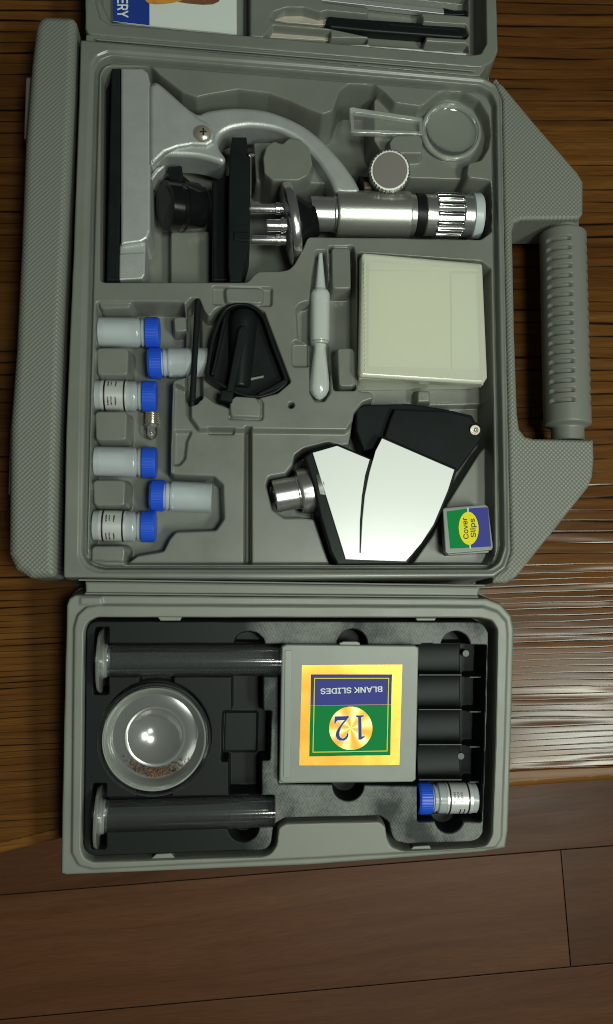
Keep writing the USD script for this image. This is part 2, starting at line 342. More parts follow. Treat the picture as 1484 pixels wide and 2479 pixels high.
def insert_material():
    """black moulded insert; its right part carries a woven scuff texture pressed into the surface"""
    x0 = float(P3(615, 1700, -30)[0]) * U
    n = {'g': ('geometry', {}), 's': ('separate_xyz', {}), 'py': ('math', {'math_type': 'pingpong', 'value2': 0.0021}),
         'ax': ('math', {'math_type': 'add'}), 'k': ('math', {'math_type': 'multiply', 'value2': 2900.0}), 'si': ('math', {'math_type': 'sine'}),
         'nz': ('noise_texture', {'scale': 420.0, 'detail': 4.0, 'roughness': 0.75}), 'nb': ('noise_texture', {'scale': 26.0, 'detail': 3.0}),
         'mx': ('map_range', {'from_min': x0 - 0.006, 'from_max': x0 + 0.010, 'clamp': True}), 'h': ('map_range', {'from_min': -1.0, 'from_max': 1.0, 'to_min': 0.62, 'to_max': 1.0}),
         'dn': ('vector_math', {'math_type': 'dot_product', 'vector2': tuple(LF.n)}), 'dz': ('map_range', {'from_min': float(LF.o @ LF.n - 22) * U, 'from_max': float(LF.o @ LF.n - 16.5) * U, 'clamp': True}), 'q4': ('math', {'math_type': 'multiply'}),
         'q1': ('math', {'math_type': 'multiply'}), 'q2': ('math', {'math_type': 'multiply'}), 'q3': ('math', {'math_type': 'multiply'}),
         'nr': ('map_range', {'from_min': 0.38, 'from_max': 0.60, 'to_min': 0.14, 'clamp': True}),
         'r': ('rgb_ramp', {'ramp': [(0.0, (0.009, 0.012, 0.012)), (0.08, (0.035, 0.042, 0.040)), (0.22, (0.11, 0.12, 0.115)), (0.45, (0.17, 0.185, 0.175)), (1.0, (0.24, 0.25, 0.24))]}),
         'b': ('bump', {'strength': 0.4, 'distance': 0.0003}),
         'p': ('principled_bsdf', {'roughness': 0.45, 'specular_ior_level': 0.14})}
    l = [('g.position', 's.vector'), ('s.y', 'py.value1'), ('s.x', 'ax.value1'), ('py.value', 'ax.value2'), ('ax.value', 'k.value1'), ('k.value', 'si.value1'),
         ('si.value', 'h.value'), ('g.position', 'nz.vector'), ('g.position', 'nb.vector'), ('s.x', 'mx.value'), ('mx.result', 'q4.value1'), ('g.position', 'dn.vector1'), ('dn.value', 'dz.value'), ('dz.result', 'q4.value2'), ('q4.value', 'q1.value1'), ('h.result', 'q1.value2'),
         ('nz.fac', 'q2.value1'), ('q1.value', 'q2.value2'), ('nb.fac', 'nr.value'), ('nr.result', 'q3.value1'), ('q2.value', 'q3.value2'),
         ('q3.value', 'r.fac'), ('r.color', 'p.base_color'), ('q2.value', 'b.height'), ('b.normal', 'p.normal')]
    return mat('insert_plastic', n, l)

def wood(name, ramp, rot=0.0, rough=0.36, bump=0.25, coat=0.3, seed=(0, 0, 0), pitch=0.0095, lines=1.0, warp=0.02, line_col=(0.007, 0.004, 0.003), spec=0.5, fine=0.5, grain=(7.0, 150.0), dense=0.0):
    """sawn wood along x: stretched fibre tone, dark grain lines of uneven width and spacing"""
    n = {'g': ('geometry', {}), 'mp': ('mapping', {'location': seed, 'rotation': (0, 0, rot)}),
         'mw': ('mapping', {'scale': (2.4, 6.0, 1.0)}), 'w': ('noise_texture', {'scale': 1.0, 'detail': 1.0}),
         'mv': ('mapping', {'scale': (5.0, 42.0, 1.0)}), 'v': ('noise_texture', {'scale': 1.0, 'detail': 2.0}),
         'wa': ('vector_math', {'math_type': 'multiply_add', 'vector2': (0.0, warp * 2.2, 0.0)}),
         'wb': ('vector_math', {'math_type': 'multiply_add', 'vector2': (0.0, warp * 0.85, 0.0)}),
         'm1': ('mapping', {'scale': (grain[0], grain[1], 1.0)}), 'n1': ('noise_texture', {'scale': 1.0, 'detail': 5.0, 'roughness': 0.62}),
         'm0': ('mapping', {'scale': (2.0, 14.0, 1.0)}), 'n0': ('noise_texture', {'scale': 1.0, 'detail': 2.0}),
         'm3': ('mapping', {'scale': (55.0, 1500.0, 1.0)}), 'n3': ('noise_texture', {'scale': 1.0, 'detail': 3.0}),
         'mt': ('mix', {'mix_type': 'mix', 'fac': 0.42}), 'r': ('rgb_ramp', {'ramp': ramp}), 'bw': ('rgb_to_bw', {}),
         's': ('separate_xyz', {}), 'dy': ('map_range', {'from_min': -0.26, 'from_max': 0.04, 'to_min': -0.30 * dense, 'to_max': 0.0, 'clamp': True}), 'ys': ('math', {'math_type': 'add'}), 'pp': ('math', {'math_type': 'pingpong', 'value2': pitch / 2}), 'pn': ('math', {'math_type': 'divide', 'value2': pitch / 2}),
         'ml': ('mapping', {'scale': (9.0, 60.0, 1.0), 'location': (3.0, 1.0, 0.0)}), 'nl': ('noise_texture', {'scale': 1.0, 'detail': 3.0}),
         'lw': ('map_range', {'from_min': 0.40, 'from_max': 0.68, 'to_min': -0.06, 'to_max': 0.20, 'clamp': True}),
         'sb': ('math', {'math_type': 'subtract'}), 'ln': ('map_range', {'from_min': -0.06, 'from_max': 0.16, 'clamp': True}),
         'lf': ('map_range', {'to_min': 1.0 - lines, 'to_max': 1.0}),
         'mx': ('mix', {'mix_type': 'mix', 'color1': line_col}),
         'fin': ('mix', {'mix_type': 'multiply', 'fac': fine}), 'r3': ('rgb_ramp', {'ramp': [(0.25, (0.45, 0.42, 0.40)), (0.7, (1, 1, 1))]}),
         'hb': ('math', {'math_type': 'multiply_add', 'value2': 0.35}),
         'b': ('bump', {'strength': bump, 'distance': 0.0006}),
         'rr': ('map_range', {'from_min': 0.3, 'from_max': 0.7, 'to_min': rough * 0.85, 'to_max': rough * 1.2}),
         'p': ('principled_bsdf', {'roughness': rough, 'coat_weight': coat, 'coat_roughness': 0.2, 'specular_ior_level': spec})}
    l = [('g.position', 'mp.vector'), ('mp.vector', 'mw.vector'), ('mw.vector', 'w.vector'), ('mp.vector', 'mv.vector'), ('mv.vector', 'v.vector'),
         ('w.color', 'wa.vector1'), ('mp.vector', 'wa.vector3'), ('v.color', 'wb.vector1'), ('wa.vector', 'wb.vector3'),
         ('wb.vector', 'm1.vector'), ('wa.vector', 'm0.vector'), ('wb.vector', 'm3.vector'), ('wb.vector', 'ml.vector'), ('wb.vector', 's.vector'),
         ('m1.vector', 'n1.vector'), ('m0.vector', 'n0.vector'), ('m3.vector', 'n3.vector'), ('ml.vector', 'nl.vector'),
         ('n1.color', 'mt.color1'), ('n0.color', 'mt.color2'), ('mt.color', 'bw.color'), ('bw.val', 'r.fac'),
         ('s.y', 'dy.value'), ('dy.result', 'ys.value1'), ('s.y', 'ys.value2'), ('ys.value', 'pp.value1'), ('pp.value', 'pn.value1'), ('nl.fac', 'lw.value'), ('pn.value', 'sb.value1'), ('lw.result', 'sb.value2'),
         ('sb.value', 'ln.value'), ('ln.result', 'lf.value'), ('lf.result', 'mx.fac'), ('r.color', 'mx.color2'),
         ('n3.fac', 'r3.fac'), ('mx.color', 'fin.color1'), ('r3.color', 'fin.color2'), ('fin.color', 'p.base_color'),
         ('n1.fac', 'hb.value1'), ('lf.result', 'hb.value3'), ('hb.value', 'b.height'), ('b.normal', 'p.normal'), ('b.normal', 'p.coat_normal'),
         ('n1.fac', 'rr.value'), ('rr.result', 'p.roughness')]
    return mat(name, n, l)
M_table = wood('varnished_wood', [(0.32, (0.044, 0.017, 0.005)), (0.46, (0.098, 0.038, 0.009)), (0.56, (0.142, 0.058, 0.013)), (0.70, (0.205, 0.095, 0.026))], rot=-0.03, pitch=0.0088, rough=0.22, coat=0.0, spec=0.30, bump=0.20, dense=1.1, warp=0.011, fine=0.6)
M_tableedge = wood('table_edge_wood', [(0.3, (0.10, 0.038, 0.009)), (0.7, (0.26, 0.11, 0.020))], rot=-0.1, lines=0.5, spec=0.2, coat=0.0)
FLOOR_RAMP = [(0.34, (0.088, 0.034, 0.015)), (0.5, (0.118, 0.047, 0.021)), (0.66, (0.150, 0.064, 0.029))]
M_floor = [wood(f'floor_laminate_{i}', [(a, tuple(c * f for c in col)) for a, col in FLOOR_RAMP], rot=-0.075, rough=0.40, bump=0.03, coat=0.0, lines=0.12, warp=0.02, fine=0.5, spec=0.15, seed=(i * 3.1, i * 1.7, 0), grain=(4.0, 60.0), pitch=0.03)
           for i, f in enumerate((1.0, 0.87, 1.1))]
M_gap = plain('floor_underlay', (0.012, 0.008, 0.006), 0.8)

# ------------------------------------------------------------------ floor and table
ZT, ZFL = -205.0, -1700.0
ORIG['/World'] = np.zeros(3)
floor = thing('floor', P3(742, 2300, ZFL), 'dark reddish brown laminate plank floor below the table', 'floor', kind='structure')
def yline(y0, y1): return lambda u: y0 + (y1 - y0) * u / 1484.0
seams = [yline(1450, 1340), yline(1800, 1685), yline(2167, 2047), yline(2475, 2325), yline(2800, 2625)]
a0 = P([(-900, 2167 + 73), (2400, 2047 - 73)], ZFL); ddir = (a0[1] - a0[0]) / np.linalg.norm(a0[1] - a0[0]); nrm = np.array([-ddir[1], ddir[0]])
s1 = P([(742, seams[2](742))], ZFL)[0]; s2 = P([(742, seams[3](742))], ZFL)[0]
pw = abs((s2 - s1) @ nrm)
jx = (P([(1358, 2062)], ZFL)[0] - s1) @ ddir
FF = Frame((*s1, ZFL), (*ddir, 0), (*nrm, 0))
k = 0
for row in range(-2, 6):
    joints = [jx - 5000, jx, jx + 5000] if row == 0 else [jx - 3300 - 260 * (row % 3), jx + 700 + 300 * (row % 3), jx + 5000]
    for x0, x1 in zip(joints[:-1], joints[1:]):
        y1 = row * -pw if False else -pw * (-row) ; y0 = y1 - pw
        g = Polygon([(x0 + 1.6, y0 + 1.6), (x1 - 1.6, y0 + 1.6), (x1 - 1.6, y1 - 1.6), (x0 + 1.6, y1 - 1.6)])
        obj('plank', solid(g, -30, 0, 3.0, FF, 2, step=400), M_floor[(k * 2 + row) % 3], floor); k += 1
obj('underlay', sheet(Polygon([(-4000, -4 * pw), (4000, -4 * pw), (4000, 7 * pw), (-4000, 7 * pw)]), -8, FF), M_gap, floor)

table = thing('wooden_table', P3(742, 1900, ZT), 'rustic wooden table with dark furrowed grain under the open case', 'table')
edge = [(-700, 2140), (-200, 2070), (0, 2042), (143, 2008), (420, 1972), (700, 1938), (1000, 1896), (1237, 1869), (1484, 1858), (2100, 1840)]
top_out = [(-700, -900), (2100, -900)] + edge[::-1]
gt = poly(top_out, ZT)
# real furrows in the board: a relief mesh over the tabletop
ft = Field(WF, [(-420, -500), (1900, -500), (1900, 1845)] + edge[::-1][1:-1] + [(-420, 2098)], ZT, step=5.5)
q = np.stack([ft.X / 420.0, (ft.Y + 40 * meshkit.fbm(np.stack([ft.X / 500, ft.Y / 260, ft.X * 0], -1), 2, 5)) / 17.0, ft.X * 0], -1)
ft.H += -3.0 * np.clip(meshkit.fbm(q, 2, 11) - 0.55, 0, 1) * 2
obj('tabletop', ft.mesh(zb=ZT - 42, soft=0.5, edge=7), M_table, table, smooth=True)
lip = [(-700, 30), (-200, 28), (0, 26), (143, 25), (420, 26), (700, 30), (1000, 34), (1237, 38), (1484, 31), (2100, 26)]
obj('edge_moulding', prism([(u, v - 14) for u, v in edge] + [(u, v + dv) for (u, v), (_, dv) in zip(edge[::-1], lip[::-1])], ZT - 110, ZT - 9, 16, r=0, trace=ZT - 9), M_tableedge, table)

# ------------------------------------------------------------------ the case
case = thing('microscope_case', P3(720, 780, ZT), 'open grey moulded plastic carrying case with ribbed handle and two fold-out lids', 'case')
tray = Field(WF, [(192, 95), (1165, 183), (1200, 203), (1216, 240), (1222, 600), (1230, 1000), (1237, 1335), (1225, 1375), (1195, 1397), (700, 1402), (150, 1398), (158, 1000), (178, 600)], 0, step=2.1, r=8)
tray.set([(100, 60), (196, 60), (192, 240), (176, 640), (160, 1060), (154, 1420), (100, 1420)], -26, 6, trace=0, r=0)
inner = [(228, 168), (240, 144), (268, 133), (742, 171), (1160, 205), (1190, 220), (1203, 248), (1208, 600), (1216, 1000), (1222, 1325), (1210, 1362), (1185, 1378), (245, 1378), (212, 1365), (198, 1340), (205, 1000), (218, 500)]
def inset(pts, d):
    c = np.mean(pts, 0); return [tuple(np.array(p) + (c - p) / np.linalg.norm(c - p) * d) for p in pts]
tray.set(inset(inner, -13), -4, 5, r=24)                 # outer step of the rim
tray.sink(inner, -32, 6, r=26)
gi = poly(inner, 0, WF, 26).buffer(-9)
sl, d = tray.sd(gi, 4); tray.H[sl] = np.where(d > -4, np.maximum(tray.H[sl], -32 + 16 * Field.ss((d + 4) / 7)), tray.H[sl])
ZP = -16.0
# lower plateau
tray.sink([(418, 925), (455, 940), (463, 960), (463, 1010), (482, 1037), (838, 1041), (858, 1010), (868, 985), (1190, 985), (1195, 1368), (300, 1368), (300, 1300), (405, 1300)], -40, 8, trace=ZP)
tray.sink([(420, 1042), (468, 1042), (455, 1070), (450, 1112), (436, 1128), (418, 1128)], -52, 7, trace=-40)
tray.sink([(592, 1038), (609, 1038), (609, 1366), (590, 1366)], -80, 7, trace=-40, r=2)
# microscope and magnifier recess
tray.sink([(245, 182), (258, 163), (365, 160), (385, 180), (440, 222), (475, 236), (500, 230), (575, 217), (650, 226), (700, 243), (742, 262), (782, 277), (806, 268), (815, 240), (822, 220), (842, 204), (905, 203), (930, 222), (957, 250), (1017, 258), (1037, 243), (1060, 225), (1092, 215), (1122, 220), (1160, 243), (1182, 280), (1190, 320), (1182, 360), (1165, 388), (1134, 394), (1128, 430), (1187, 437), (1194, 460), (1192, 560), (1165, 580), (745, 573), (735, 600), (712, 640), (700, 652), (680, 656), (625, 657), (612, 668), (600, 683), (242, 683)], -165, 16, trace=ZP, r=13)
tray.rise([(905, 240), (1020, 252), (1092, 205), (1200, 250), (1205, 380), (1128, 436), (992, 431), (940, 395), (905, 340)], -58, 12)
tray.rise([(943, 345), (955, 328), (1014, 326), (1022, 336), (1022, 372), (946, 372)], ZP - 4, 9, r=5)
tray.rise([(614, 345), (770, 345), (812, 420), (808, 446), (620, 440)], -72, 14)
tray.rise([(637, 382), (645, 354), (664, 341), (684, 349), (700, 334), (727, 337), (749, 360), (756, 395), (745, 425), (720, 438), (660, 438), (640, 420)], -18, 12, r=8)
tray.rise([(414, 560), (508, 560), (508, 690), (414, 690)], -120, 10)
# slide box recess
tray.sink([(866, 612), (1165, 633), (1188, 650), (1194, 960), (1190, 1010), (905, 1010), (902, 950), (866, 946)], -112, 12, trace=ZP, r=8)
tray.rise([(1012, 946), (1040, 946), (1042, 1000), (1010, 1000)], -70, 10)
# dropper recess with finger notches
tray.sink([(764, 606), (788, 606), (802, 690), (803, 900), (800, 952), (786, 972), (762, 972), (749, 950), (748, 830), (720, 820), (716, 745), (726, 734), (748, 728), (755, 660)], -62, 9, trace=ZP, r=6)
tray.sink([(705, 832), (712, 825), (750, 825), (750, 888), (712, 888), (705, 880)], -36, 6, trace=ZP, r=4)
tray.sink([(796, 596), (856, 596), (862, 640), (862, 945), (808, 945), (797, 860)], -80, 8, trace=ZP, r=6)
tray.rise([(802, 600), (848, 600), (850, 700), (804, 700)], ZP, 8, r=8)
tray.rise([(816, 842), (857, 842), (858, 936), (820, 936)], ZP, 8, r=8)
# attachment recess
tray.sink([(448, 738), (462, 722), (482, 722), (494, 752), (506, 768), (520, 750), (548, 733), (600, 730), (640, 755), (704, 925), (672, 952), (600, 970), (555, 988), (520, 975), (495, 955), (487, 962), (478, 978), (460, 982), (448, 962)], -70, 10, trace=ZP, r=5)
tray.sink([(452, 735), (466, 722), (486, 735), (490, 965), (466, 982), (452, 960)], -110, 8, trace=ZP, r=5)
# vial recesses
tray.sink([(234, 732), (444, 734), (454, 760), (452, 915), (420, 924), (414, 1145), (440, 1147), (518, 1150), (540, 1170), (543, 1255), (524, 1283), (425, 1287), (410, 1305), (396, 1334), (332, 1345), (310, 1362), (214, 1358), (222, 1050)], -98, 14, trace=ZP - 8, r=8)
tray.rise([(420, 768), (448, 766), (450, 802), (422, 804)], -52, 8)
for a in ([(238, 690), (318, 690), (316, 746), (242, 748)], [(234, 842), (311, 842), (309, 908), (236, 908)], [(230, 996), (308, 996), (306, 1066), (232, 1066)],
          [(225, 1162), (304, 1162), (302, 1224), (227, 1224)], [(222, 1322), (304, 1322), (300, 1360), (222, 1360)]):
    tray.rise(a, ZP - 4, 11, r=9)
# raised pads with sunk outlines
tray.sink([(512, 693), (660, 696), (659, 742), (514, 738)], -26, 5, trace=ZP, r=6)
tray.rise([(546, 697), (636, 699), (634, 735), (549, 733)], ZP + 4, 6, r=8)
tray.sink([(548, 966), (566, 952), (622, 955), (638, 975), (637, 1018), (552, 1015)], -27, 5, trace=ZP, r=6)
tray.rise([(555, 972), (570, 958), (618, 961), (631, 978), (630, 1011), (559, 1008)], ZP + 4, 5, r=7)
tray.sink([(500, 1036), (570, 1037), (566, 1048), (505, 1047)], -50, 4, trace=ZP, r=3)
# projector recess
tray.sink([(644, 1172), (650, 1152), (691, 1145), (708, 1124), (714, 1099), (735, 1084), (795, 1069), (825, 1077), (845, 1075), (851, 1043), (855, 1002), (876, 977), (905, 967), (1190, 960), (1194, 1345), (1180, 1366), (799, 1367), (761, 1256), (731, 1252), (689, 1253), (659, 1232)], -130, 12, trace=-30, r=6)
tray.rise([(1182, 1075), (1160, 1098), (1082, 1222), (1048, 1296), (995, 1370), (1190, 1370)], -74, 12, r=3)
tray.sink(circle(705, 981, 6), -80, 3, trace=ZP, r=0)
obj('tray', tray.mesh(zb=ZT + 5, soft=0.65, edge=8), M_case, case, smooth=True)

obj('spine', prism([(88, 66), (98, 48), (112, 42), (180, 45), (187, 58), (181, 240), (163, 600), (153, 800), (143, 1100), (137, 1398), (75, 1400), (38, 1378), (22, 1340), (26, 1030), (40, 850), (52, 600), (62, 350), (77, 160)], ZT + 2, 4, 22, r=14, trace=-10, seg=7), M_dots, case, smooth=60)
for q in ([(62, 186), (84, 184), (77, 333), (57, 335)], [(24, 1034), (46, 1032), (39, 1196), (19, 1198)]):
    obj('foot', prism(q, -120, -42, 6, r=4), M_case, case)
flange = [(1190, 194), (1216, 205), (1295, 300), (1398, 418), (1411, 440), (1411, 518), (1402, 531), (1262, 533), (1246, 540), (1240, 560), (1245, 800), (1252, 1000), (1257, 1038), (1270, 1056), (1290, 1062), (1436, 1065), (1438, 1110), (1434, 1155), (1424, 1180), (1330, 1298), (1250, 1397), (1225, 1412), (1192, 1412), (1192, 1396), (1222, 1375), (1236, 1335), (1229, 1000), (1221, 600), (1215, 240), (1198, 204)]
obj('handle_bracket', prism(flange, -165, -12, 9, r=1.5, trace=-16, step=9), M_dots, case, smooth=60)

# handle grip: a round bar with finger slots
ha, hb = P3(1361.5, 534, -75), P3(1374.5, 1070, -75)
kk = kscale(ha)
def grip_mesh():
    n, m = 96, 620
    ax = hb - ha; L = np.linalg.norm(ax); ax /= L; side = np.cross(ax, [0, 0, 1.0]); side /= np.linalg.norm(side); up = np.cross(side, ax)
    t = np.linspace(0, 1, m); th = np.linspace(0, 2 * math.pi, n, endpoint=False)
    y = 534 + t * 536
    r = np.where((y < 566) | (y > 1034), 38.0, 55.0); r = ndimage.gaussian_filter1d(r, 3); r[0] = r[-1] = 0.5
    T, TH = np.meshgrid(y, th, indexing='ij')
    Rr = np.repeat(r[:, None], n, 1)
    ang = np.degrees(TH)                               # 0 = right of the picture, 90 = up
    ph = (T - 600) / 22.5; near = np.abs(ph - np.round(ph)) * 22.5
    inr = (np.round(ph) >= 0) & (np.round(ph) <= 17)
    sm = lambda x: np.clip(x, 0, 1)
    for lo, hi in ((92, 152), (8, 40)):
        w = sm((ang - lo) / 4) * sm((hi - ang) / 4)
        Rr = Rr - 6.5 * sm((6.0 - near) / 2.5) * w * inr
    pts = ha + (T[..., None] - 534) / 536 * L * ax + (Rr * kk)[..., None] * (np.cos(TH)[..., None] * side * SGN + np.sin(TH)[..., None] * up)
    idx = np.arange(m * n).reshape(m, n)
    q = np.stack([idx[:-1], np.roll(idx, -1, 1)[:-1], np.roll(idx, -1, 1)[1:], idx[1:]], -1).reshape(-1, 4)
    mm = trimesh.Trimesh(pts.reshape(-1, 3), np.vstack([q[:, [0, 1, 2]], q[:, [0, 2, 3]]]), process=False); return mm
_ax = (hb - ha) / np.linalg.norm(hb - ha); SGN = 1.0 if np.cross(_ax, [0, 0, 1.0])[0] > 0 else -1.0
gm = grip_mesh(); gm.fix_normals()
obj('handle_grip', gm, M_grip, case, smooth=True)

# hinge strips
obj('hinge_strip', prism([(206, 1407), (1164, 1419), (1156, 1444), (207, 1437)], -60, -22, 6, trace=-22), M_caselid, case)
obj('hinge_strip', prism([(208, 82), (1178, 160), (1160, 186), (206, 102)], -60, -26, 5, trace=-26), M_case, case)
for (a, b, z, r) in (((192, 1404), (1172, 1417), -10, 2.2), ((207, 1437), (1156, 1445), -18, 2.2), ((235, 96), (1150, 172), -14, 2.2)):
    obj('hinge_bead', tube([P3(*a, z), P3(*b, z)], r), M_caselid, case, smooth=True)

# ---- lower lid
t1, t2 = math.radians(5.5), math.radians(1.8)
o_l = P3(690, 1445, -16)
LF = Frame(o_l, (math.cos(t2), 0, -math.sin(t2)), (0, math.cos(t1), math.sin(t1)))
M_insert = insert_material()
lid_open = [(205, 1527), (213, 1507), (233, 1496), (1160, 1497), (1190, 1503), (1203, 1525), (1198, 1800), (1190, 2022), (1178, 2046), (1150, 2053), (978, 2059), (948, 2048), (938, 2027), (935, 2000), (920, 1987), (692, 1992), (673, 2003), (668, 2047), (655, 2066), (638, 2072), (226, 2085), (206, 2076), (198, 2055)]
lid = Field(LF, [(160, 1466), (166, 1450), (180, 1441), (1180, 1449), (1215, 1462), (1240, 1490), (1247, 1522), (1240, 1800), (1233, 2012), (1226, 2056), (1168, 2066), (742, 2098), (158, 2122), (146, 2118), (152, 1800)], 0, step=2.3, r=3)
lid.H -= 8
lid.rise([(180, 1520), (188, 1490), (210, 1470), (240, 1466), (1170, 1470), (1205, 1482), (1226, 1505), (1229, 1540), (1222, 1800), (1214, 2030), (1200, 2052), (742, 2078), (225, 2104), (190, 2095), (174, 2065)], 0, 3.5, r=12)
lid.sink(lid_open, -100, 6, r=17)
lid.rise([(195, 1447), (245, 1447), (247, 1463), (195, 1463)], -4, 3, r=1)
obj('lower_lid', lid.mesh(zb=-125, soft=0.7, edge=6), M_caselid, case, smooth=True)
ins = Field(LF, lid_open, -12, step=2.0, r=17); ins.H[:] = -110
gap = [(204, 1527), (213, 1506), (233, 1499), (1160, 1502), (1172, 1508), (1186, 1528), (1181, 1800), (1173, 2018), (1161, 2034), (1144, 2041), (985, 2047), (954, 2040), (944, 2022), (938, 1993), (918, 1979), (690, 1984), (666, 1998), (660, 2044), (648, 2058), (634, 2063), (226, 2077), (207, 2068), (198, 2050)]
_sl, _d = ins.sd(poly(gap, -15, LF, 17), 4); ins.H[_sl] = np.where(_d > 0, -110 + 95 * Field.ss(_d / 3), ins.H[_sl])
IZ = -15
ins.sink([(238, 1559), (690, 1559), (690, 1637), (236, 1637)], -62, 5, trace=IZ, r=3)
ins.sink([(232, 1932), (664, 1926), (664, 2002), (230, 2008)], -62, 5, trace=IZ, r=3)
ins.sink([(232, 1520), (262, 1520), (262, 1680), (228, 1680)], -95, 4, trace=IZ, r=3)
ins.sink([(226, 1898), (256, 1898), (256, 2054), (222, 2054)], -95, 4, trace=IZ, r=3)
ins.sink(circle(376, 1781, 134), -58, 5, trace=IZ, r=0)
ins.sink(circle(376, 1781, 78), -95, 4, trace=-58, r=0)
ins.sink([(338, 1630), (420, 1630), (418, 1700), (338, 1700)], -50, 4, trace=IZ, r=2)
ins.sink([(330, 1880), (415, 1880), (415, 1940), (330, 1940)], -36, 4, trace=IZ, r=2)
ins.sink([(562, 1637), (636, 1637), (636, 1722), (656, 1722), (653, 1840), (632, 1840), (632, 1924), (555, 1924), (555, 1842), (537, 1842), (540, 1723), (562, 1723)], -85, 4, trace=IZ, r=2)
ins.rise([(545, 1725), (622, 1725), (620, 1818), (542, 1818)], -79, 4, r=2)
ins.sink([(566, 1560), (572, 1543), (585, 1533), (605, 1529), (622, 1533), (636, 1545), (642, 1560)], -70, 4, trace=IZ, r=2)
ins.sink(circle(590, 2000, 37), -80, 4, trace=IZ, r=0)
ins.sink([(674, 1560), (1014, 1562), (1012, 1903), (674, 1898)], -50, 4, trace=IZ, r=3)
ins.sink(circle(853, 1560, 36), -90, 4, trace=IZ, r=0); ins.sink(circle(843, 1902, 37), -85, 4, trace=IZ, r=0)
ins.sink(circle(1103, 1564, 35), -90, 4, trace=IZ, r=0); ins.sink(circle(1088, 1982, 35), -85, 4, trace=IZ, r=0)
ins.sink([(1010, 1562), (1178, 1562), (1166, 1990), (1012, 1988)], -98, 3, trace=IZ, r=2)
for yy in (1597, 1675, 1760, 1845, 1930):               # cradles for five vials
    g = poly([(1012, yy - 41), (1122, yy - 41), (1122, yy + 41), (1012, yy + 41)], -50, LF)
    sl, d = ins.sd(g, 1); yy0 = at(1065, yy, -50, LF)[1]; tt = np.clip(np.abs(ins.Y[sl] - yy0) / 39.0, 0, 1)
    ins.H[sl] = np.where(d > 0, -74 + 13 * (1 - np.sqrt(1 - tt ** 2 * 0.96)), ins.H[sl])
for yy in (1634, 1718, 1803, 1888):
    ins.rise([(1012, yy - 2), (1118, yy - 2), (1118, yy + 2), (1012, yy + 2)], -44, 3, r=0)
    ins.rise([(1136, yy + 3), (1164, yy + 3), (1164, yy + 7), (1136, yy + 7)], -46, 3, r=0)
lidins = obj('lid_insert', ins.mesh(zb=None, soft=0.6), M_insert, case, smooth=True)
M_rack = plain('scuffed_black', (0.038, 0.042, 0.040), 0.45)
for yy in (1634, 1718, 1803, 1888):
    obj('separator', prism([(1014, yy - 1.5), (1118, yy - 1.5), (1118, yy + 1.5), (1014, yy + 1.5)], -70, -40, 1, LF), M_rack, lidins)
    obj('separator', prism([(1137, yy + 4), (1165, yy + 4), (1165, yy + 7), (1137, yy + 7)], -70, -42, 1, LF), M_rack, lidins)
for (u, v) in ((1128, 1582), (1116, 1831)):
    obj('moulding_disc', prism(circle(u, v, 8.5, 20), -92, -72, 1, LF), M_rack, lidins)
for q in ([(380, 1492), (442, 1492), (436, 1503), (388, 1503)], [(1005, 1496), (1058, 1496), (1052, 1503), (1010, 1503)], [(362, 2082), (378, 2068), (414, 2066), (426, 2080)], [(990, 2060), (1002, 2049), (1040, 2047), (1046, 2058)]):
    obj('clip', prism(q, -30, -9, 2.5, LF, r=2), M_caselid, case)

# ---- upper lid
t3 = math.radians(2.5)
o_u = P3(690, 115, -22)
UF = Frame(o_u, (1, 0, 0), (0, math.cos(t3), -math.sin(t3)))
ul = Field(UF, [(203, -420), (206, 70), (214, 84), (700, 126), (1165, 164), (1193, 150), (1206, 122), (1190, -420)], 0, step=2.2, r=16)
ul.set([(228, -400), (229, 5), (240, 42), (268, 60), (362, 66), (573, 84), (1142, 134), (1166, 130), (1174, 112), (1160, -400)], -22, 6, trace=0, r=8)
ul.sink([(243, -400), (243, 0), (268, 52), (575, 84), (592, 84), (590, -400)], -52, 5, trace=-20, r=3)
ul.sink([(590, -400), (590, 84), (604, 84), (604, -400)], -74, 4, trace=-20, r=0)
ul.rise([(607, -400), (608, 86), (1130, 130), (1132, -400)], -18, 5, r=2)
ul.sink([(1136, -400), (1140, 128), (1165, 130), (1172, 118), (1166, -400)], -95, 8, trace=-20, r=2)
ul.sink([(653, 42), (662, 29), (690, 19), (735, 19), (775, 30), (790, 26), (890, 36), (893, 22), (1022, 38), (1024, 54), (1128, 60), (1136, 80), (1128, 94), (1030, 88), (1030, 116), (895, 108), (893, 88), (790, 66), (760, 60), (700, 56), (662, 50)], -58, 6, trace=-18, r=3)
ul.sink([(638, 88), (650, 76), (660, 62), (800, 74), (800, 92), (890, 92), (888, 106), (640, 98)], -50, 6, trace=-18, r=3)
ul.sink([(780, -60), (1135, -20), (1134, 38), (1020, 30), (1018, 48), (894, 36), (892, 18), (780, 4)], -60, 6, trace=-18, r=3)
ul.sink([(1022, 100), (1132, 106), (1136, 126), (1024, 118)], -45, 5, trace=-18, r=3)
obj('upper_lid', ul.mesh(zb=-120, soft=0.7, edge=6), M_case, case, smooth=True)

# ------------------------------------------------------------------ text and print helpers
def text_on(F, text, u, v, h, deg, z, width=None, bold=True, depth=0.12):
    """lettering lying on frame F, centred at u, v; deg = reading direction (0 = along +s)"""
    m = meshkit.text_mesh(text, h, depth=depth, bold=bold)
    c = (m.bounds[0] + m.bounds[1]) / 2; w = m.bounds[1][0] - m.bounds[0][0]
    p = m.vertices - [c[0], c[1], 0]
    if width: p[:, 0] *= width / w
    a = math.radians(deg); ca, sa = math.cos(a), math.sin(a)
    st = np.stack([p[:, 0] * ca - p[:, 1] * sa, p[:, 0] * sa + p[:, 1] * ca], 1) + at(u, v, z, F)
    return trimesh.Trimesh(F.w(st, z + p[:, 2]), m.faces, process=False)

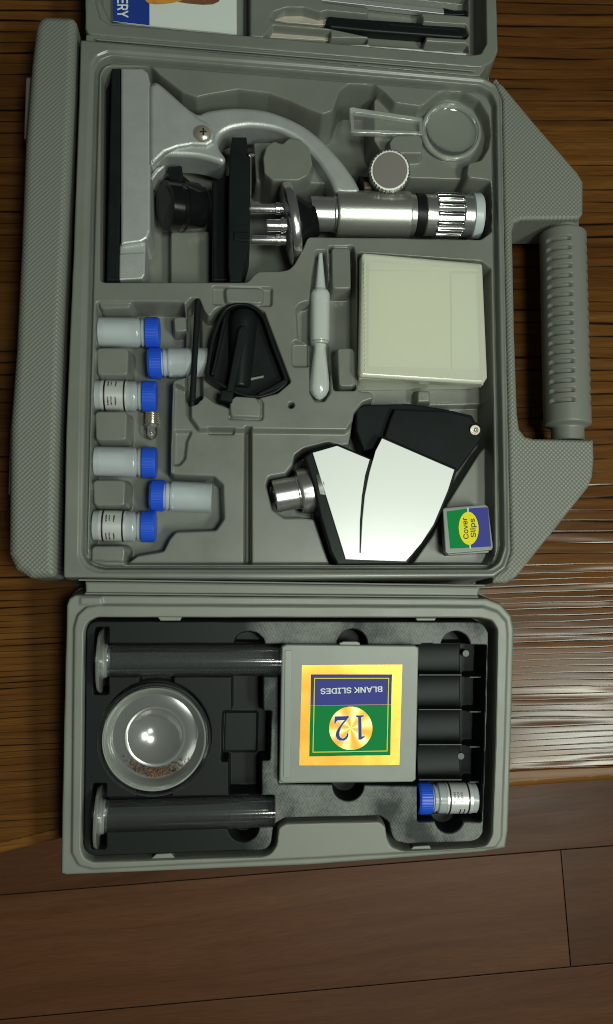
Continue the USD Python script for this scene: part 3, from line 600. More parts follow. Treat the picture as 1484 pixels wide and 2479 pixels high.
# ------------------------------------------------------------------ microscope
ms = thing('microscope', P3(560, 480, -160), 'silver and black microscope lying on its side in the tray', 'microscope')
base = obj('base', prism([(292, 163), (345, 164), (358, 174), (364, 200), (364, 558), (357, 577), (340, 586), (292, 592)], -140, -14, 7, r=3), M_silver, ms)
obj('base_foot', prism([(289, 586), (353, 586), (352, 664), (344, 675), (288, 678)], -130, -30, 5, r=3), M_silver, base)
obj('base_rib', prism([(289, 614), (352, 610), (351, 664), (344, 675), (288, 678)], -60, -22, 4, r=3), M_silver, base)
obj('base_pad', prism([(270, 160), (292, 159), (293, 222), (301, 232), (302, 484), (292, 493), (288, 680), (257, 680), (264, 400)], -162, -22, 5, r=3), M_blackmatt, ms)
obj('pad_rim', prism([(244, 168), (272, 162), (268, 400), (260, 680), (246, 682)], -164, -74, 4, r=3), M_blackmatt, ms)
arm = obj('arm', prism(chaikin([(362, 195), (380, 192), (475, 278), (500, 265), (555, 258), (600, 258), (650, 265), (700, 283), (745, 307), (790, 345), (830, 390), (860, 432), (878, 470), (814, 470), (798, 430), (765, 380), (725, 340), (680, 316), (640, 307), (600, 304), (560, 310), (537, 322), (527, 340), (530, 358), (545, 378), (553, 392), (540, 396), (500, 383), (470, 377), (420, 375), (400, 375), (385, 390), (362, 420)], 2), -110, -20, 13, r=12, seg=6, step=7), M_silver, ms, smooth=50)
obj('bracket', prism([(362, 206), (381, 198), (480, 283), (508, 298), (521, 322), (517, 342), (500, 352), (465, 350), (430, 356), (400, 367), (380, 386), (362, 408)], -60, -8, 9, r=5, step=7), M_silver, arm, smooth=50)
scr = obj('screw', dome_mesh(490, 324, -8, 22, 12), M_screw, ms, smooth=True)
obj('slot', [prism([(484, 317), (500, 317), (500, 320.5), (484, 320.5)], 2, 4.6, 0, trace=4), prism([(490.5, 310), (494, 310), (494, 327), (490.5, 327)], 2, 4.7, 0, trace=4)], M_ink, scr)
stg = obj('stage', prism([(562, 331), (597, 331), (601, 378), (606, 385), (605, 586), (604, 592), (590, 645), (584, 681), (556, 681), (552, 640), (553, 480), (556, 370)], -162, -8, 4, r=2), M_blackmatt, ms)
obj('stage_underplate', prism([(513, 440), (556, 420), (556, 681), (513, 681)], -162, -58, 6, r=3), M_black, stg)
obj('stage_ledge', prism([(566, 560), (604, 562), (603, 584), (566, 582)], -20, -4, 3, r=2), M_blackmatt, stg)
obj('stage_clip', tube([P3(607, 378, -8), P3(607, 470, -10)], 1.6), M_chrome2, stg, smooth=True)
obj('stage_clip', tube([P3(604, 376, -2), P3(613, 376, -10)], 4), M_chrome2, stg, smooth=True)
# lamp and mirror housing
mir = obj('mirror_housing', lathe((398, 498, -62), (490, 504, -104), [(0, 0), (0, 50), (0.03, 58), (0.3, 60), (0.33, 57), (0.42, 57), (0.45, 60), (0.85, 57), (0.97, 48), (1.0, 40), (1.0, 0)]), M_blackgloss, ms)
obj('mirror_face', lathe((396.5, 498, -61.5), (399, 498, -62.7), [(0, 0), (0, 46), (1, 46), (1, 0)]), plain('dark_mirror', (0.10, 0.12, 0.11), 0.12, metal=0.9), mir)
obj('yoke', [prism([(404, 402), (440, 398), (446, 470), (420, 470)], -110, -42, 8, r=5), prism([(440, 420), (470, 445), (500, 452), (498, 472), (460, 470), (440, 455)], -120, -52, 6, r=4)], M_black, mir)
obj('lamp_tip', prism([(483, 474), (494, 474), (496, 484), (490, 499), (486, 498)], -80, -58, 3, r=2), M_white, mir)
obj('reflector_rim', prism([(366, 420), (378, 405), (400, 397), (398, 404), (384, 416), (372, 432), (366, 438)], -90, -34, 5, r=2), M_silver, base)
# turret and objectives
AX = -62
tur = obj('turret', lathe((689, 546, AX), (720, 542, AX), [(0, 0), (0.0, 70), (0.10, 92), (0.18, 96), (0.36, 98), (0.60, 98), (0.78, 96), (0.88, 91), (0.9, 70), (1, 62), (1, 0)]), M_chrome3, ms)
obj('turret_cone', lathe((714, 541, AX), (762, 530, AX), [(0, 0), (0, 66), (0.35, 64), (0.75, 46), (1, 42), (1, 0)]), M_blackgloss, tur)
for (x0, x1, y, z, r) in ((604, 692, 505, AX + 34, 14), (607, 692, 581, AX + 30, 13), (645, 694, 546, AX + 62, 17)):
    o1 = obj('objective', lathe((x0, y, z), (x1, y, z), [(0, 0), (0, r * 0.72), (0.04, r * 0.86), (0.70, r * 0.86), (0.72, r * 1.08), (0.84, r * 1.08), (0.86, r * 0.95), (1, r * 0.95), (1, 0)], 32), M_chrome3, tur)
# tube
tb = obj('tube', lathe((814, 518, AX), (990, 520, AX), [(0, 0), (0, 52), (0.03, 54.5), (0.97, 54.5), (1, 52), (1, 0)], 64), M_satin, ms)
obj('nose_tube', lathe((752, 518, AX), (818, 518, AX), [(0, 0), (0, 40), (0.82, 40.5), (0.86, 43), (1, 43), (1, 0)], 56), M_chrome2, tb)
eye = obj('eyepiece', lathe((986, 520, AX), (1146, 523, AX), [(0, 0), (0, 47), (0.10, 47), (0.12, 45), (0.24, 45), (0.26, 48), (0.40, 48), (0.42, 46), (0.8, 46), (0.82, 49), (1, 49), (1, 0)], 64), M_chrome2, ms)
obj('black_ring', lathe((1002, 520, AX), (1026, 520.5, AX), [(0, 46), (0.1, 50), (0.9, 50), (1, 46)], 56), M_black, eye)
kn = []
for i in range(14):
    a = 2 * math.pi * i / 14 + 0.12
    c0, c1 = P3(1052, 521.5, AX), P3(1115, 522.5, AX); k = kscale(c0); off = 47.5 * k * np.array([0, math.cos(a), math.sin(a)])
    kn.append(lathe_world(c0 + off, c1 + off, [(0, 0), (0, 5), (0.05, 6.5), (0.95, 6.5), (1, 5), (1, 0)], 14, k))
obj('knurl', kn, M_chrome, eye, smooth=True)
obj('eyepiece_rim', lathe((1138, 523, AX), (1162, 523.5, AX), [(0, 48), (0.1, 53), (0.8, 54), (1, 50), (1, 44)], 56), plain('pale_end_cap', (0.46, 0.53, 0.54), 0.35), eye)
obj('eyepiece_lens', lathe((1150, 523, AX), (1159, 523.5, AX), [(0, 46), (0.5, 40), (0.8, 20), (1, 0)], 40), M_blackgloss, eye)
c = P3(944, 414, 24); ck = kscale(c)
knob = obj('focus_knob', lathe_world(P3(938, 424, -30), P3(944, 413, 22), [(0, 0), (0, 47), (0.08, 50), (0.88, 50), (1.0, 46), (1, 0)], 144, ck, (36, 0.018)), plain('knurled_metal', (0.36, 0.36, 0.34), 0.36, metal=0.8), ms, smooth=25)
obj('knob_face', lathe_world(P3(944, 412.6, 21.5), P3(944.3, 412, 24), [(0, 42), (0.7, 42), (1.0, 39), (1, 0)], 56, ck), M_knobface, knob)
obj('focus_rack', prism([(868, 425), (908, 430), (908, 462), (880, 462)], -80, -34, 3, r=2), M_blackmatt, ms)
obj('focus_axle', prism([(880, 438), (900, 440), (900, 456), (882, 456)], -40, -26, 3, r=2), plain('brown_rubber', (0.10, 0.065, 0.05), 0.5), ms)

# ------------------------------------------------------------------ magnifying glass
mg = thing('magnifying_glass', P3(1000, 310, -56), 'clear plastic magnifying glass with round lens and open rectangular handle', 'magnifying glass')
c = P3(1092, 319, -42); k = kscale(c)
obj('rim', lathe_world(c - [0, 0, 9], c + [0, 0, 7], [(0, 66), (0, 72), (0.3, 74), (0.75, 74), (1, 71), (1, 67), (0.7, 65), (0, 66)], 72, k), M_edge, mg)
obj('lens', lathe_world(c + [0, 0, 4], c - [0, 0, 15], [(0, 0), (0, 66.5)] + [(0.25 + 0.75 * math.cos(a) ** 1.0 * 1.0, 66 * math.sin(a)) for a in np.linspace(math.pi / 2, 0, 10)], 64, k), M_glass, mg, smooth=60)
hand = Polygon(P([(845, 264), (852, 262), (1022, 288), (1022, 329), (850, 324)], -42))
hand = hand.difference(Polygon(P([(855, 274), (1014, 297), (1014, 320), (857, 315)], -42)))
obj('handle', solid(hand, -52, -36, 2.5, step=20), M_edge, mg)
obj('handle_web', solid(Polygon(P([(854, 273), (1015, 296), (1015, 321), (856, 316)], -46)), -49, -45, 0.5, step=40), M_glass, mg)

# ------------------------------------------------------------------ vials
KV = (HC + 60) / F_                                # plan units per picture unit at the vials' depth
def vial_parts(path, label_lines=None):
    v = lambda prof, n=40: lathe_world((0, 0, 0), (150 * KV, 0, 0), [(x / 150.0, r) for x, r in prof], n, KV)
    obj('bottle', v([(0, 0), (0, 32), (3, 36), (95, 36.5), (99, 35), (101, 31.5), (106, 31.5), (107, 34.5), (110, 34.5), (112, 31.5), (120, 31.5), (121, 0)]), M_vial, path)
    obj('cap', lathe_world((0, 0, 0), (150 * KV, 0, 0), [(115 / 150, 0), (115 / 150, 36.5), (117 / 150, 38), (144 / 150, 38), (149 / 150, 35), (1.0, 31), (1.0, 0)], 120, KV, (40, 0.006)), M_blue, path, smooth=25)
    if label_lines is not None:
        obj('foil_label', v([(16, 36.9), (80, 37.2)], 56), M_foil, path, smooth=True)
        obj('label_band', [v([(24, 37.5), (28, 37.5)], 56), v([(71, 37.6), (75, 37.6)], 56)], M_ink, path, smooth=True)
        out = []
        for (txt, xx, hh, th0, lng) in label_lines:
            if txt is None:                        # lines too small to read in the photo: broken strokes of ink
                rr = random.Random(int(xx * 10)); a = th0 - lng / 2
                while a < th0 + lng / 2:
                    b = a + rr.uniform(1.5, 4.0) / 37.6
                    w = hh * rr.uniform(0.5, 1.0)
                    q = [(xx, a), (xx + w, a), (xx + w, b - 0.6 / 37), (xx, b - 0.6 / 37)]
                    out.append(trimesh.Trimesh([(x * KV, 37.9 * KV * math.sin(t), 37.9 * KV * math.cos(t)) for x, t in q], [(0, 1, 2), (0, 2, 3)], process=False)); a = b
            else:                                  # reads round the bottle
                m = meshkit.text_mesh(txt, hh, depth=0.05, bold=False).subdivide_to_size(3.0)
                w = m.bounds[1][0] - m.bounds[0][0]
                th = th0 + (m.vertices[:, 0] - w / 2) / 37.6; r = (37.8 + m.vertices[:, 2]) * KV
                out.append(trimesh.Trimesh(np.stack([(xx - m.vertices[:, 1]) * KV, r * np.sin(th), r * np.cos(th)], 1), m.faces, process=False))
        obj('label_print', out, M_ink, path, smooth=False)
def vial_matrix(a, b, z, F=WF, roll=0.0):
    p0, p1 = P3(*a, z, F), P3(*b, z, F); ex = (p1 - p0) / np.linalg.norm(p1 - p0); ez = F.n - ex * (F.n @ ex); ez /= np.linalg.norm(ez); ey = np.cross(ez, ex)
    c, s = math.cos(roll), math.sin(roll); ey, ez = c * ey + s * ez, -s * ey + c * ez
    return [(*ex, 0), (*ey, 0), (*ez, 0), (*(p0 * U), 1)]
def copy_of(src, name, mat4, label, cat, group=None):
    path = thing(name, None, label, cat, group, mat4=mat4)
    pr = stage.GetPrimAtPath(path); pr.GetReferences().AddInternalReference(src); pr.SetInstanceable(True); return path
G_V = 'sample vials with blue caps'
v1 = thing('sample_vial', None, 'empty milky vial at the top of the vial column, just below the microscope base', 'vial', G_V, mat4=vial_matrix((238, 804), (388, 806), -58))
vial_parts(v1)
copy_of(v1, 'sample_vial', vial_matrix((506, 877), (358, 880), -62), 'empty milky vial whose bottom end is hidden by the slim black stick', 'vial', G_V)
copy_of(v1, 'sample_vial', vial_matrix((228, 1117), (379, 1120), -58), 'empty milky vial lying just below the little metal bulb, cap to the right', 'vial', G_V)
copy_of(v1, 'sample_vial', vial_matrix((514, 1205), (363, 1199), -58), 'empty milky vial in its own side pocket with the cap turned left', 'vial', G_V)
v3 = thing('labelled_vial', None, 'vial with silver label just above the little metal bulb', 'vial', G_V, mat4=vial_matrix((230, 957), (378, 960), -58))
vial_parts(v3, [(None, 34, 4, 0.62, 0.45), (None, 42, 3, 0.66, 0.4), (None, 52, 4, 0.62, 0.45), (None, 34, 4, -0.62, 0.6), (None, 42, 4, -0.6, 0.6), (None, 52, 4, -0.64, 0.5)])
copy_of(v3, 'labelled_vial', vial_matrix((225, 1272), (378, 1275), -58, roll=0.25), 'lowest vial in the tray column, silver label and blue cap on the right', 'vial', G_V)
v7 = thing('labelled_vial', None, 'vial with silver printed label lying in the black rack of the lower lid', 'vial', G_V, mat4=vial_matrix((1152, 1931), (1014, 1932), -52, LF))
vial_parts(v7, [('GARDE', 48, 5.2, -0.32, 0), ('ION DI', 57, 5.2, -0.32, 0), ('EMPAN', 66, 5.2, -0.32, 0), (None, 36, 4, 0.75, 0.5), (None, 46, 4, 0.75, 0.5)])

# ------------------------------------------------------------------ little bulb
bl = thing('light_bulb', P3(366, 1030, -90), 'tiny screw-base torch bulb lying between two vials', 'bulb')
A, B = (368, 996, -72), (366, 1066, -72)
prof = [(0, 0), (0, 9), (0.04, 14)]
for i in range(5): prof += [(0.06 + i * 0.075, 16.5), (0.095 + i * 0.075, 13.5)]
prof += [(0.45, 17), (0.5, 17), (0.52, 0)]
obj('screw_base', lathe(A, B, prof, 32), M_brass, bl)
obj('glass_bulb', lathe(A, B, [(0.5, 13)] + [(0.72 + 0.27 * math.sin(t), 14.5 * math.cos(t)) for t in np.linspace(0, math.pi / 2, 8)], 32), M_glass, bl, smooth=True)
obj('filament_bead', lathe(A, B, [(0.62, 0), (0.63, 4), (0.72, 4), (0.73, 0)], 12), M_brass, bl)

# ------------------------------------------------------------------ black stick
st = thing('black_stick', P3(470, 850, -40), 'slim black plastic stick lying across the end of a vial', 'stick')
a, b = P3(479, 728, -24), P3(466, 966, -24)
obj('rod', tube([a, b], 7.5, 16), M_blackmatt, st, smooth=True)
obj('hook', tube([b, P3(465, 980, -24), P3(472, 978, -40), P3(486, 965, -48)], 6.5, 14), M_blackmatt, st, smooth=True)

# ------------------------------------------------------------------ fan shaped attachment
fa = thing('fan_attachment', P3(595, 860, -70), 'fan-shaped black plastic attachment with a raised barrel and side tongue', 'microscope attachment')
fo = poly(chaikin([(496, 906), (503, 917), (543, 941), (563, 951), (600, 964), (630, 964), (662, 955), (685, 940), (700, 924), (682, 876), (664, 831), (650, 785), (640, 762), (624, 745), (600, 733), (578, 731), (556, 737), (540, 748), (526, 775), (510, 822)], 2), -18, WF, 6)
obj('shell', solid(fo.difference(fo.buffer(-9)), -68, -14, 3, step=8), M_black, fa)
obj('plate', solid(fo.buffer(-8.5), -66, -46, 1, step=20), M_blackmatt, fa)
obj('barrel', lathe((590, 752, -44), (580, 938, -44), [(0, 0), (0.0, 20), (0.04, 30), (0.12, 35), (0.2, 34), (0.97, 26), (1, 22), (1, 0)], 48), M_black, fa)
obj('tongue', prism([(577, 796), (584, 788), (592, 788), (598, 798), (566, 945), (561, 972), (533, 966), (538, 944), (549, 942)], -40, -2, 4, r=2), M_blackmatt, fa)
obj('tongue_end', prism([(536, 943), (566, 947), (562, 974), (531, 967)], -40, 3, 4, r=2), M_blackmatt, fa)
obj('wall_rib', prism([(540, 770), (550, 764), (518, 905), (510, 908)], -60, -20, 3, r=2), M_black, fa)
obj('latch', prism([(606, 914), (638, 908), (639, 913), (607, 920)], -50, -38, 2, r=1), M_case, fa)
obj('rim_lip', prism([(650, 940), (690, 917), (692, 926), (672, 940), (628, 957), (626, 951)], -50, -11, 2, r=1), M_blackmatt, fa)

# ------------------------------------------------------------------ dropper
dr = thing('dropper', P3(776, 790, -52), 'translucent plastic dropper with pointed tip and squeeze bulb', 'dropper')
A, B = (776, 614, -34), (773, 968, -34)
yy = lambda y: (y - 614) / 354.0
obj('barrel', lathe(A, B, [(0, 0), (0, 4.5), (yy(690), 12), (yy(702), 14), (yy(708), 21), (yy(716), 23.5), (yy(826), 23.5), (yy(832), 20), (yy(838), 15)], 40), M_dropper, dr)
obj('bulb', lathe(A, B, [(yy(836), 16), (yy(846), 14), (yy(860), 16), (yy(900), 21), (yy(930), 24), (yy(945), 23.5), (yy(958), 17), (yy(966), 8), (1, 0)], 40), M_dropper, dr, smooth=60)
obj('collar', lathe(A, B, [(yy(829), 22), (yy(832), 24), (yy(836), 22), (yy(838), 14)], 40), M_edge, dr)

# ------------------------------------------------------------------ cream specimen box
sb = thing('specimen_box', P3(1020, 780, -100), 'cream translucent square plastic box below the eyepiece', 'box')
M_creamclear = clear('cream_clear', (0.90, 0.92, 0.84), rough=0.2, milky=0.66, milk=(0.90, 0.92, 0.79), lift=0.02)
obj('box_base', prism([(872, 615), (1168, 640), (1180, 915), (870, 918)], -108, -14, 4, r=8, trace=0), M_creamedge, sb)
obj('contents', prism([(892, 655), (1089, 655), (1092, 892), (890, 888)], -16, -2, 3, r=6), plain('cream_contents', (0.76, 0.77, 0.59), 0.5, var=0.06, scale=260), sb)
obj('contents', prism([(892, 634), (1158, 650), (1160, 656), (892, 652)], -16, 2, 2, r=1), plain('grey_contents', (0.70, 0.73, 0.64), 0.5), sb)
obj('contents', prism([(1092, 662), (1156, 662), (1162, 895), (1094, 892)], -16, -4, 3, r=6), '/World/Looks/grey_contents', sb)
lidc = obj('box_lid', prism([(876, 612), (1168, 638), (1180, 914), (1170, 930), (870, 912)], -12, 24, 9, r=7, trace=20, seg=5), M_creamclear, sb, smooth=60)
obj('lid_seam', prism([(870, 908), (1171, 925), (1170, 932), (870, 916)], -14, 8, 2, r=1, trace=8), M_creamedge, lidc)
for i in range(24):
    f = i / 23; u, v = 883 + 1 * f, 640 + 255 * f
    obj('lid_notch', prism([(u - 2, v - 3.4), (u + 2, v - 3.4), (u + 2, v + 3.4), (u - 2, v + 3.4)], 20, 25.6, 1, r=0.5), M_cream, lidc)

# ------------------------------------------------------------------ projector head
pj = thing('projector_head', P3(930, 1180, -125), 'black projector head with bright silver wedge plates and chrome tube', 'microscope attachment')
obj('body', prism([(737, 1106), (757, 1090), (816, 1073), (902, 1110), (926, 1054), (1108, 1134), (1090, 1192), (1054, 1275), (986, 1366), (816, 1367), (800, 1335), (775, 1250), (758, 1175)], -126, -4, 5, r=3), M_black, pj)
PF = Frame(P3(930, 1200, 2.0), (1, 0, 0.0), (0, 1, 0.0))
obj('front_plate', prism([(757, 1096), (816, 1079), (895, 1112), (884, 1150), (876, 1201), (871.5, 1260), (870.5, 1338), (873, 1338), (877, 1260), (883, 1200), (894, 1145), (909, 1092), (925, 1061), (1100, 1137), (1084, 1188), (1050, 1269), (1020, 1315), (982, 1359), (837, 1354)], -6, 0, 1.2, PF, r=0, step=40), M_plate, pj, smooth=30)
scn = obj('screen_case', prism([(862, 988), (885, 979), (990, 977), (1080, 990), (1143, 1005), (1151, 1020), (1170, 1034), (1167, 1060), (1110, 1140), (1060, 1130), (915, 1085), (880, 1092), (862, 1040)], -126, -36, 5, r=4), M_blackmatt, pj)
obj('screen_cover', prism([(945, 1012), (955, 990), (1080, 995), (1140, 1008), (1152, 1028), (1166, 1060), (1107, 1140), (928, 1064)], -50, -16, 5, r=4), M_blackmatt, scn)
sc2 = obj('screw', lathe((1149, 1041, -24), (1150, 1041, -8), [(0, 13), (0.8, 13), (1, 11.5), (1, 8), (0.7, 7), (0.7, 0)], 32), M_screw, pj)
obj('screw_pin', dome_mesh(1150, 1041, -16, 5.5, 7), M_chrome2, sc2, smooth=True)
A, B = (664, 1202, -66), (778, 1180, -66)
tbp = obj('chrome_tube', lathe(A, B, [(0.10, 32), (0, 33), (0, 38), (0.03, 39.5), (0.48, 39.5), (0.5, 42), (0.52, 42), (0.53, 52), (0.58, 55), (0.80, 55), (0.82, 58), (0.86, 58), (0.88, 64), (1, 66), (1, 0)], 64), M_chrome2, pj, smooth=30)
obj('bore', lathe(A, B, [(0.0, 33), (0.12, 32), (0.12, 0)], 48), M_blackgloss, tbp)

# ------------------------------------------------------------------ cover slips box
cs = thing('cover_slip_box', P3(1133, 1282, -74), 'small flat box with a green and blue Cover Slips sticker', 'box')
obj('box_base', prism([(1078, 1240), (1176, 1236), (1184, 1338), (1084, 1344)], -73, -36, 2, r=3, trace=-36), M_frostbase, cs)
cl = obj('box_lid', prism([(1072, 1233), (1076, 1229), (1174, 1221), (1182, 1226), (1194, 1325), (1190, 1332), (1084, 1341), (1078, 1336)], -38, -14, 2.5, r=3), plain('frosted_grey_lid', (0.20, 0.225, 0.205), 0.35), cs)
Z = -13.6
obj('sticker', sheet(Polygon(P([(1081, 1238), (1132, 1231), (1138, 1326), (1090, 1328)], Z)), Z), M_green, cl)
obj('sticker', sheet(Polygon(P([(1133, 1231), (1181, 1228), (1189, 1323), (1139, 1326)], Z)), Z), M_bluep2, cl)
obj('sticker_line', sheet(Polygon(P([(1131, 1229), (1134, 1229), (1140, 1328), (1137, 1328)], Z)), Z + .25), M_white, cl)
ell = [(1134.5 + 24 * math.cos(t) + 1.2 * math.sin(t), 1279 + 40 * math.sin(t)) for t in np.linspace(0, 2 * math.pi, 40, endpoint=False)]
obj('sticker_oval', sheet(Polygon(P(ell, Z)), Z + .5), M_yellow, cl)
obj('lettering', [text_on(WF, 'Cover', 1126.5, 1279, 12.5, 93, Z + .7, 53), text_on(WF, 'Slips', 1146, 1278, 12.5, 93, Z + .7, 47)], M_ink, cl, smooth=False)

# ------------------------------------------------------------------ lower lid contents
def cylinder(name, label, A, B, fl, r, fr):
    t = thing(name, P3(450, A[1], -60, LF), label, 'measuring cylinder', 'clear measuring cylinders in the lower lid')
    obj('tube', lathe(A, B, [(0, r - 2), (0, r), (1, r), (1, r - 4)], 56, LF), M_clear, t, smooth=True)
    obj('tube_wall', lathe(A, B, [(0.01, r - 6), (0.985, r - 6), (0.985, 0)], 48, LF), M_clear, t)
    obj('flange', lathe((fl[0], fl[1], A[2]), (fl[0] + 15, fl[1], A[2]), [(0, 0), (0, fr - 3), (0.3, fr), (0.55, fr), (0.6, r + 10), (0.9, r + 4), (1, r)], 64, LF), M_edge, t)
    obj('foot_ring', lathe((fl[0] + 13, fl[1], A[2]), (fl[0] + 22, fl[1], A[2]), [(0, r + 3), (0.5, r + 4), (1, r)], 48, LF), M_edge, t)
    return t
cylinder('measuring_cylinder', 'clear flanged measuring cylinder above the round dish', (252, 1600, -26), (678, 1599, -26), (240, 1600), 37, 76)
cylinder('measuring_cylinder', 'clear flanged measuring cylinder below the round dish', (248, 1977, -26), (664, 1964, -26), (234, 1977), 37, 74)
pt = thing('hatching_dish', P3(376, 1781, -56, LF), 'round clear dish with domed centre and rusty brown residue inside', 'dish')
c0 = P3(376, 1781, -52, LF); kd = kscale(c0)
def dish(h0, h1, prof, n=80): return lathe_world(c0 + LF.n * h0, c0 + LF.n * h1, prof, n, kd)
obj('outer_wall', dish(0, 46, [(0, 124), (0.1, 128), (0.8, 131), (0.9, 134), (1, 133), (1, 127), (0.2, 122), (0.02, 120)]), M_clear, pt)
obj('inner_wall', dish(0, 40, [(0.05, 104), (0.4, 108), (0.9, 118), (1, 122), (1, 118), (0.8, 112), (0.1, 100)]), M_edge, pt)
obj('floor_disc', dish(-2, 6, [(0, 120), (1, 104), (1, 68)]), clear('dish_floor', (0.7, 0.73, 0.72), rough=0.15, milky=0.35, milk=(0.46, 0.49, 0.48), lift=0.03), pt)
obj('centre_hollow', dish(9, -19, [(0, 72), (0.02, 66)] + [(1 - (r / 66) ** 2 * 0.98, r) for r in np.linspace(64, 1, 14)] + [(1, 0)]), clear('dish_hollow', (0.7, 0.72, 0.71), rough=0.20, milky=0.40, milk=(0.55, 0.57, 0.55), lift=0.22), pt, smooth=60)
crumbs = []
rr = random.Random(3)
for i in range(360):
    a = math.radians(rr.gauss(92, 26)); r = 78 + 22 * rr.random() ** 0.7
    if not 35 < math.degrees(a) < 150: continue
    s = trimesh.creation.icosphere(subdivisions=1, radius=rr.uniform(0.8, 2.4)); s.vertices *= [1, rr.uniform(.6, 1.3), 0.5]
    q = P3(378 + r * math.cos(a), 1781 + r * math.sin(a), -42 + rr.uniform(0, 3), LF); s.apply_translation(q); crumbs.append(s)
obj('residue', crumbs, M_residue, pt, smooth=True)

bx = thing('blank_slide_box', P3(843, 1730, -50, LF), 'square frosted box with the gold BLANK SLIDES 12 sticker', 'box')
obj('box_base', prism([(682, 1562), (1014, 1566), (1006, 1892), (675, 1898)], -48, -6, 2, LF, r=4, trace=-2), M_frostbase, bx)
bl2 = obj('box_lid', prism([(682, 1565), (694, 1560), (1005, 1563), (1014, 1568), (1007, 1888), (998, 1894), (685, 1896), (676, 1890)], -20, 8, 4, LF, r=3, seg=4), plain('frosted_grey_top', (0.195, 0.215, 0.19), 0.38, bump=0.06, var=0.06, scale=800), bx, smooth=60)
obj('lid_latch', prism([(822, 1556), (832, 1553), (864, 1553), (872, 1557), (872, 1566), (822, 1566)], -10, 3, 2, LF, r=2), M_frostbase, bl2)
for q in ([(690, 1575), (706, 1575), (702, 1882), (686, 1882)],):
    obj('lid_ridge', prism(q, 6, 9.5, 1.2, LF, r=2), plain('lid_ridge_plastic', (0.22, 0.245, 0.22), 0.35), bl2)
Z = 8.5
c4 = lambda l: sheet(Polygon(P(l, Z, LF)), 0, LF)
def st_(name, pts, m, k): obj(name, sheet(Polygon(P(pts, Z, LF)), Z + 0.3 * k, LF), m, bl2)
st_('gold_sticker', [(731, 1610), (974, 1609), (967, 1852), (724, 1853)], M_gold, 0)
st_('blue_field', [(753, 1632.5), (949, 1632.5), (947, 1706), (751.5, 1707)], M_bluep2, 1)
st_('green_field', [(751.5, 1707.5), (947, 1706.5), (945, 1828), (748.5, 1831)], M_green, 1)
def frame_(pts, w):
    g = Polygon(P(pts, Z, LF)); return g.difference(g.buffer(-w, join_style=2))
obj('sticker_border', sheet(frame_([(760.5, 1641), (942, 1641), (938, 1819), (756.5, 1822)], 2.2), Z + .6, LF), M_yellow, bl2)
obj('gold_disc', sheet(Polygon(P(circle(849, 1763, 52.5, 64), Z, LF)), Z + .9, LF), gold_disc_material(), bl2)
obj('lettering', text_on(LF, 'BLANK SLIDES', 851, 1671, 13.0, 181, Z + .9, 151), M_white, bl2, smooth=False)
# the figure 12, upside down: glyph outlines in local units (x right, y up for the reader)
one = Polygon([(2, 0), (20, 0), (20, 2.5), (15.5, 4), (15.5, 46), (15.5, 55), (10, 55), (2, 50), (2, 47.5), (8.5, 49), (8.5, 4), (2, 2.5)])
arc = [(4, 40), (5, 47), (9, 52.5), (16, 55.5), (24, 55), (30, 51), (33, 44), (32, 36), (27, 27), (19, 17), (11, 8.5), (28, 8.5), (31.5, 11), (33.5, 16), (36, 16), (34, 0), (2, 0), (2, 3), (14, 16), (21, 26), (25, 36), (25, 44), (22, 49), (17, 51), (12, 49), (8.5, 45), (7, 39)]
two = Polygon(arc).buffer(0)
def glyph(g, dx, k):
    v, f = cap(g); p = (v - [18, 27.5]) * k + [dx, 0]
    a = math.radians(181.5); ca, sa = math.cos(a), math.sin(a)
    s = np.stack([p[:, 0] * ca - p[:, 1] * sa, p[:, 0] * sa + p[:, 1] * ca], 1) + at(849, 1762, Z, LF)
    return s, f
for (g, dx) in ((one, -16), (two, 21)):
    s, f = glyph(g, dx, 1.05); big = g.buffer(1.3) if g is one else g.buffer(1.3)
    big = big if big.geom_type == 'Polygon' else max(big.geoms, key=lambda q: q.area)
    sb_, fb_ = glyph(big, dx, 1.05)
    obj('numeral_outline', trimesh.Trimesh(LF.w(sb_, Z + 1.1), fb_, process=False), M_white, bl2, smooth=False)
    obj('numeral', trimesh.Trimesh(LF.w(s, Z + 1.35), f, process=False), M_bluep2, bl2, smooth=False)

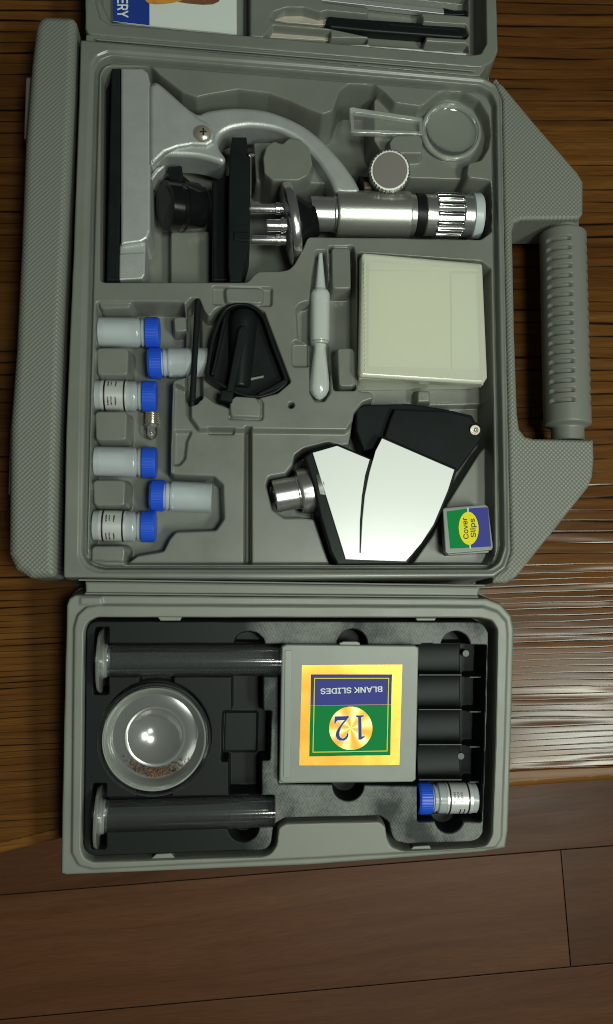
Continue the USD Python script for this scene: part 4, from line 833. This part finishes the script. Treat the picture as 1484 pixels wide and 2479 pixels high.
# ------------------------------------------------------------------ upper lid contents
bk = thing('booklet', P3(420, 0, -50, UF), 'white booklet with a blue spine strip in the upper lid', 'booklet')
ZB = -40
obj('pages', prism([(271, -300), (273, 52), (362, 62), (573, 82), (572, -300)], -52, ZB, 0.5, UF, step=60), M_page, bk)
obj('blue_strip', sheet(Polygon(P([(271.5, -300), (273.5, 51.5), (362, 61.5), (361, -300)], ZB, UF)), ZB + .3, UF), M_bluep, bk)
obj('cover_print', sheet(Polygon(P([(350, -60), (353, 3), (362, 9), (378, 11), (400, 10), (420, 7), (440, 2), (450, -60)], ZB, UF)), ZB + .55, UF), M_orange, bk)
obj('cover_print', sheet(Polygon(P([(428, -60), (432, 5), (455, 9), (490, 12), (515, 11), (530, 4), (560, -60)], ZB, UF)), ZB + .4, UF), M_brownp, bk)
obj('lettering', text_on(UF, 'ERY', 297, 19, 27, -88, ZB + .6, 57, bold=True), M_white, bk, smooth=False)
sk = thing('scalpel', P3(900, 60, -50, UF), 'scalpel with black ribbed handle and pale leaf-shaped blade', 'scalpel')
obj('blade', prism([(659, 43), (668, 38), (695, 33), (735, 34), (792, 47), (791, 61), (740, 58), (690, 53), (664, 48)], -54, -46, 1.5, UF, r=1), M_blade, sk)
obj('handle', prism([(789, 46), (797, 37), (860, 43), (1120, 60), (1132, 70), (1131, 86), (1120, 92), (900, 76), (800, 66), (790, 58)], -55, -28, 8, UF, r=4, step=8), M_black, sk, smooth=60)
obj('handle_ridge', prism([(940, 56), (1112, 70), (1112, 74), (940, 60)], -34, -25, 1.5, UF, r=1), M_blackmatt, sk)
k2 = thing('steel_probe', P3(730, 90, -50, UF), 'flat pale metal tool at the lower edge of the upper lid', 'tool')
obj('strip', prism([(646, 80), (655, 78), (800, 91), (800, 98), (648, 90)], -48, -42, 1, UF, r=1), M_blade, k2)
obj('ferrule', prism([(838, 92), (880, 96), (872, 104), (846, 102)], -48, -36, 3, UF, r=2), M_edge, k2)
tw = thing('tweezers', P3(950, 15, -50, UF), 'bright metal tweezers lying along the top of the upper lid', 'tweezers')
obj('arm', prism([(700, -22), (1075, 22), (1076, 34), (700, -8)], -54, -38, 2, UF, r=1, step=30), plain('brushed_steel', (0.42, 0.44, 0.43), 0.4, metal=0.5), tw)
obj('tip', prism([(1072, 18), (1100, 24), (1128, 24), (1130, 36), (1100, 36), (1074, 34)], -56, -38, 3, UF, r=2), M_black, tw)
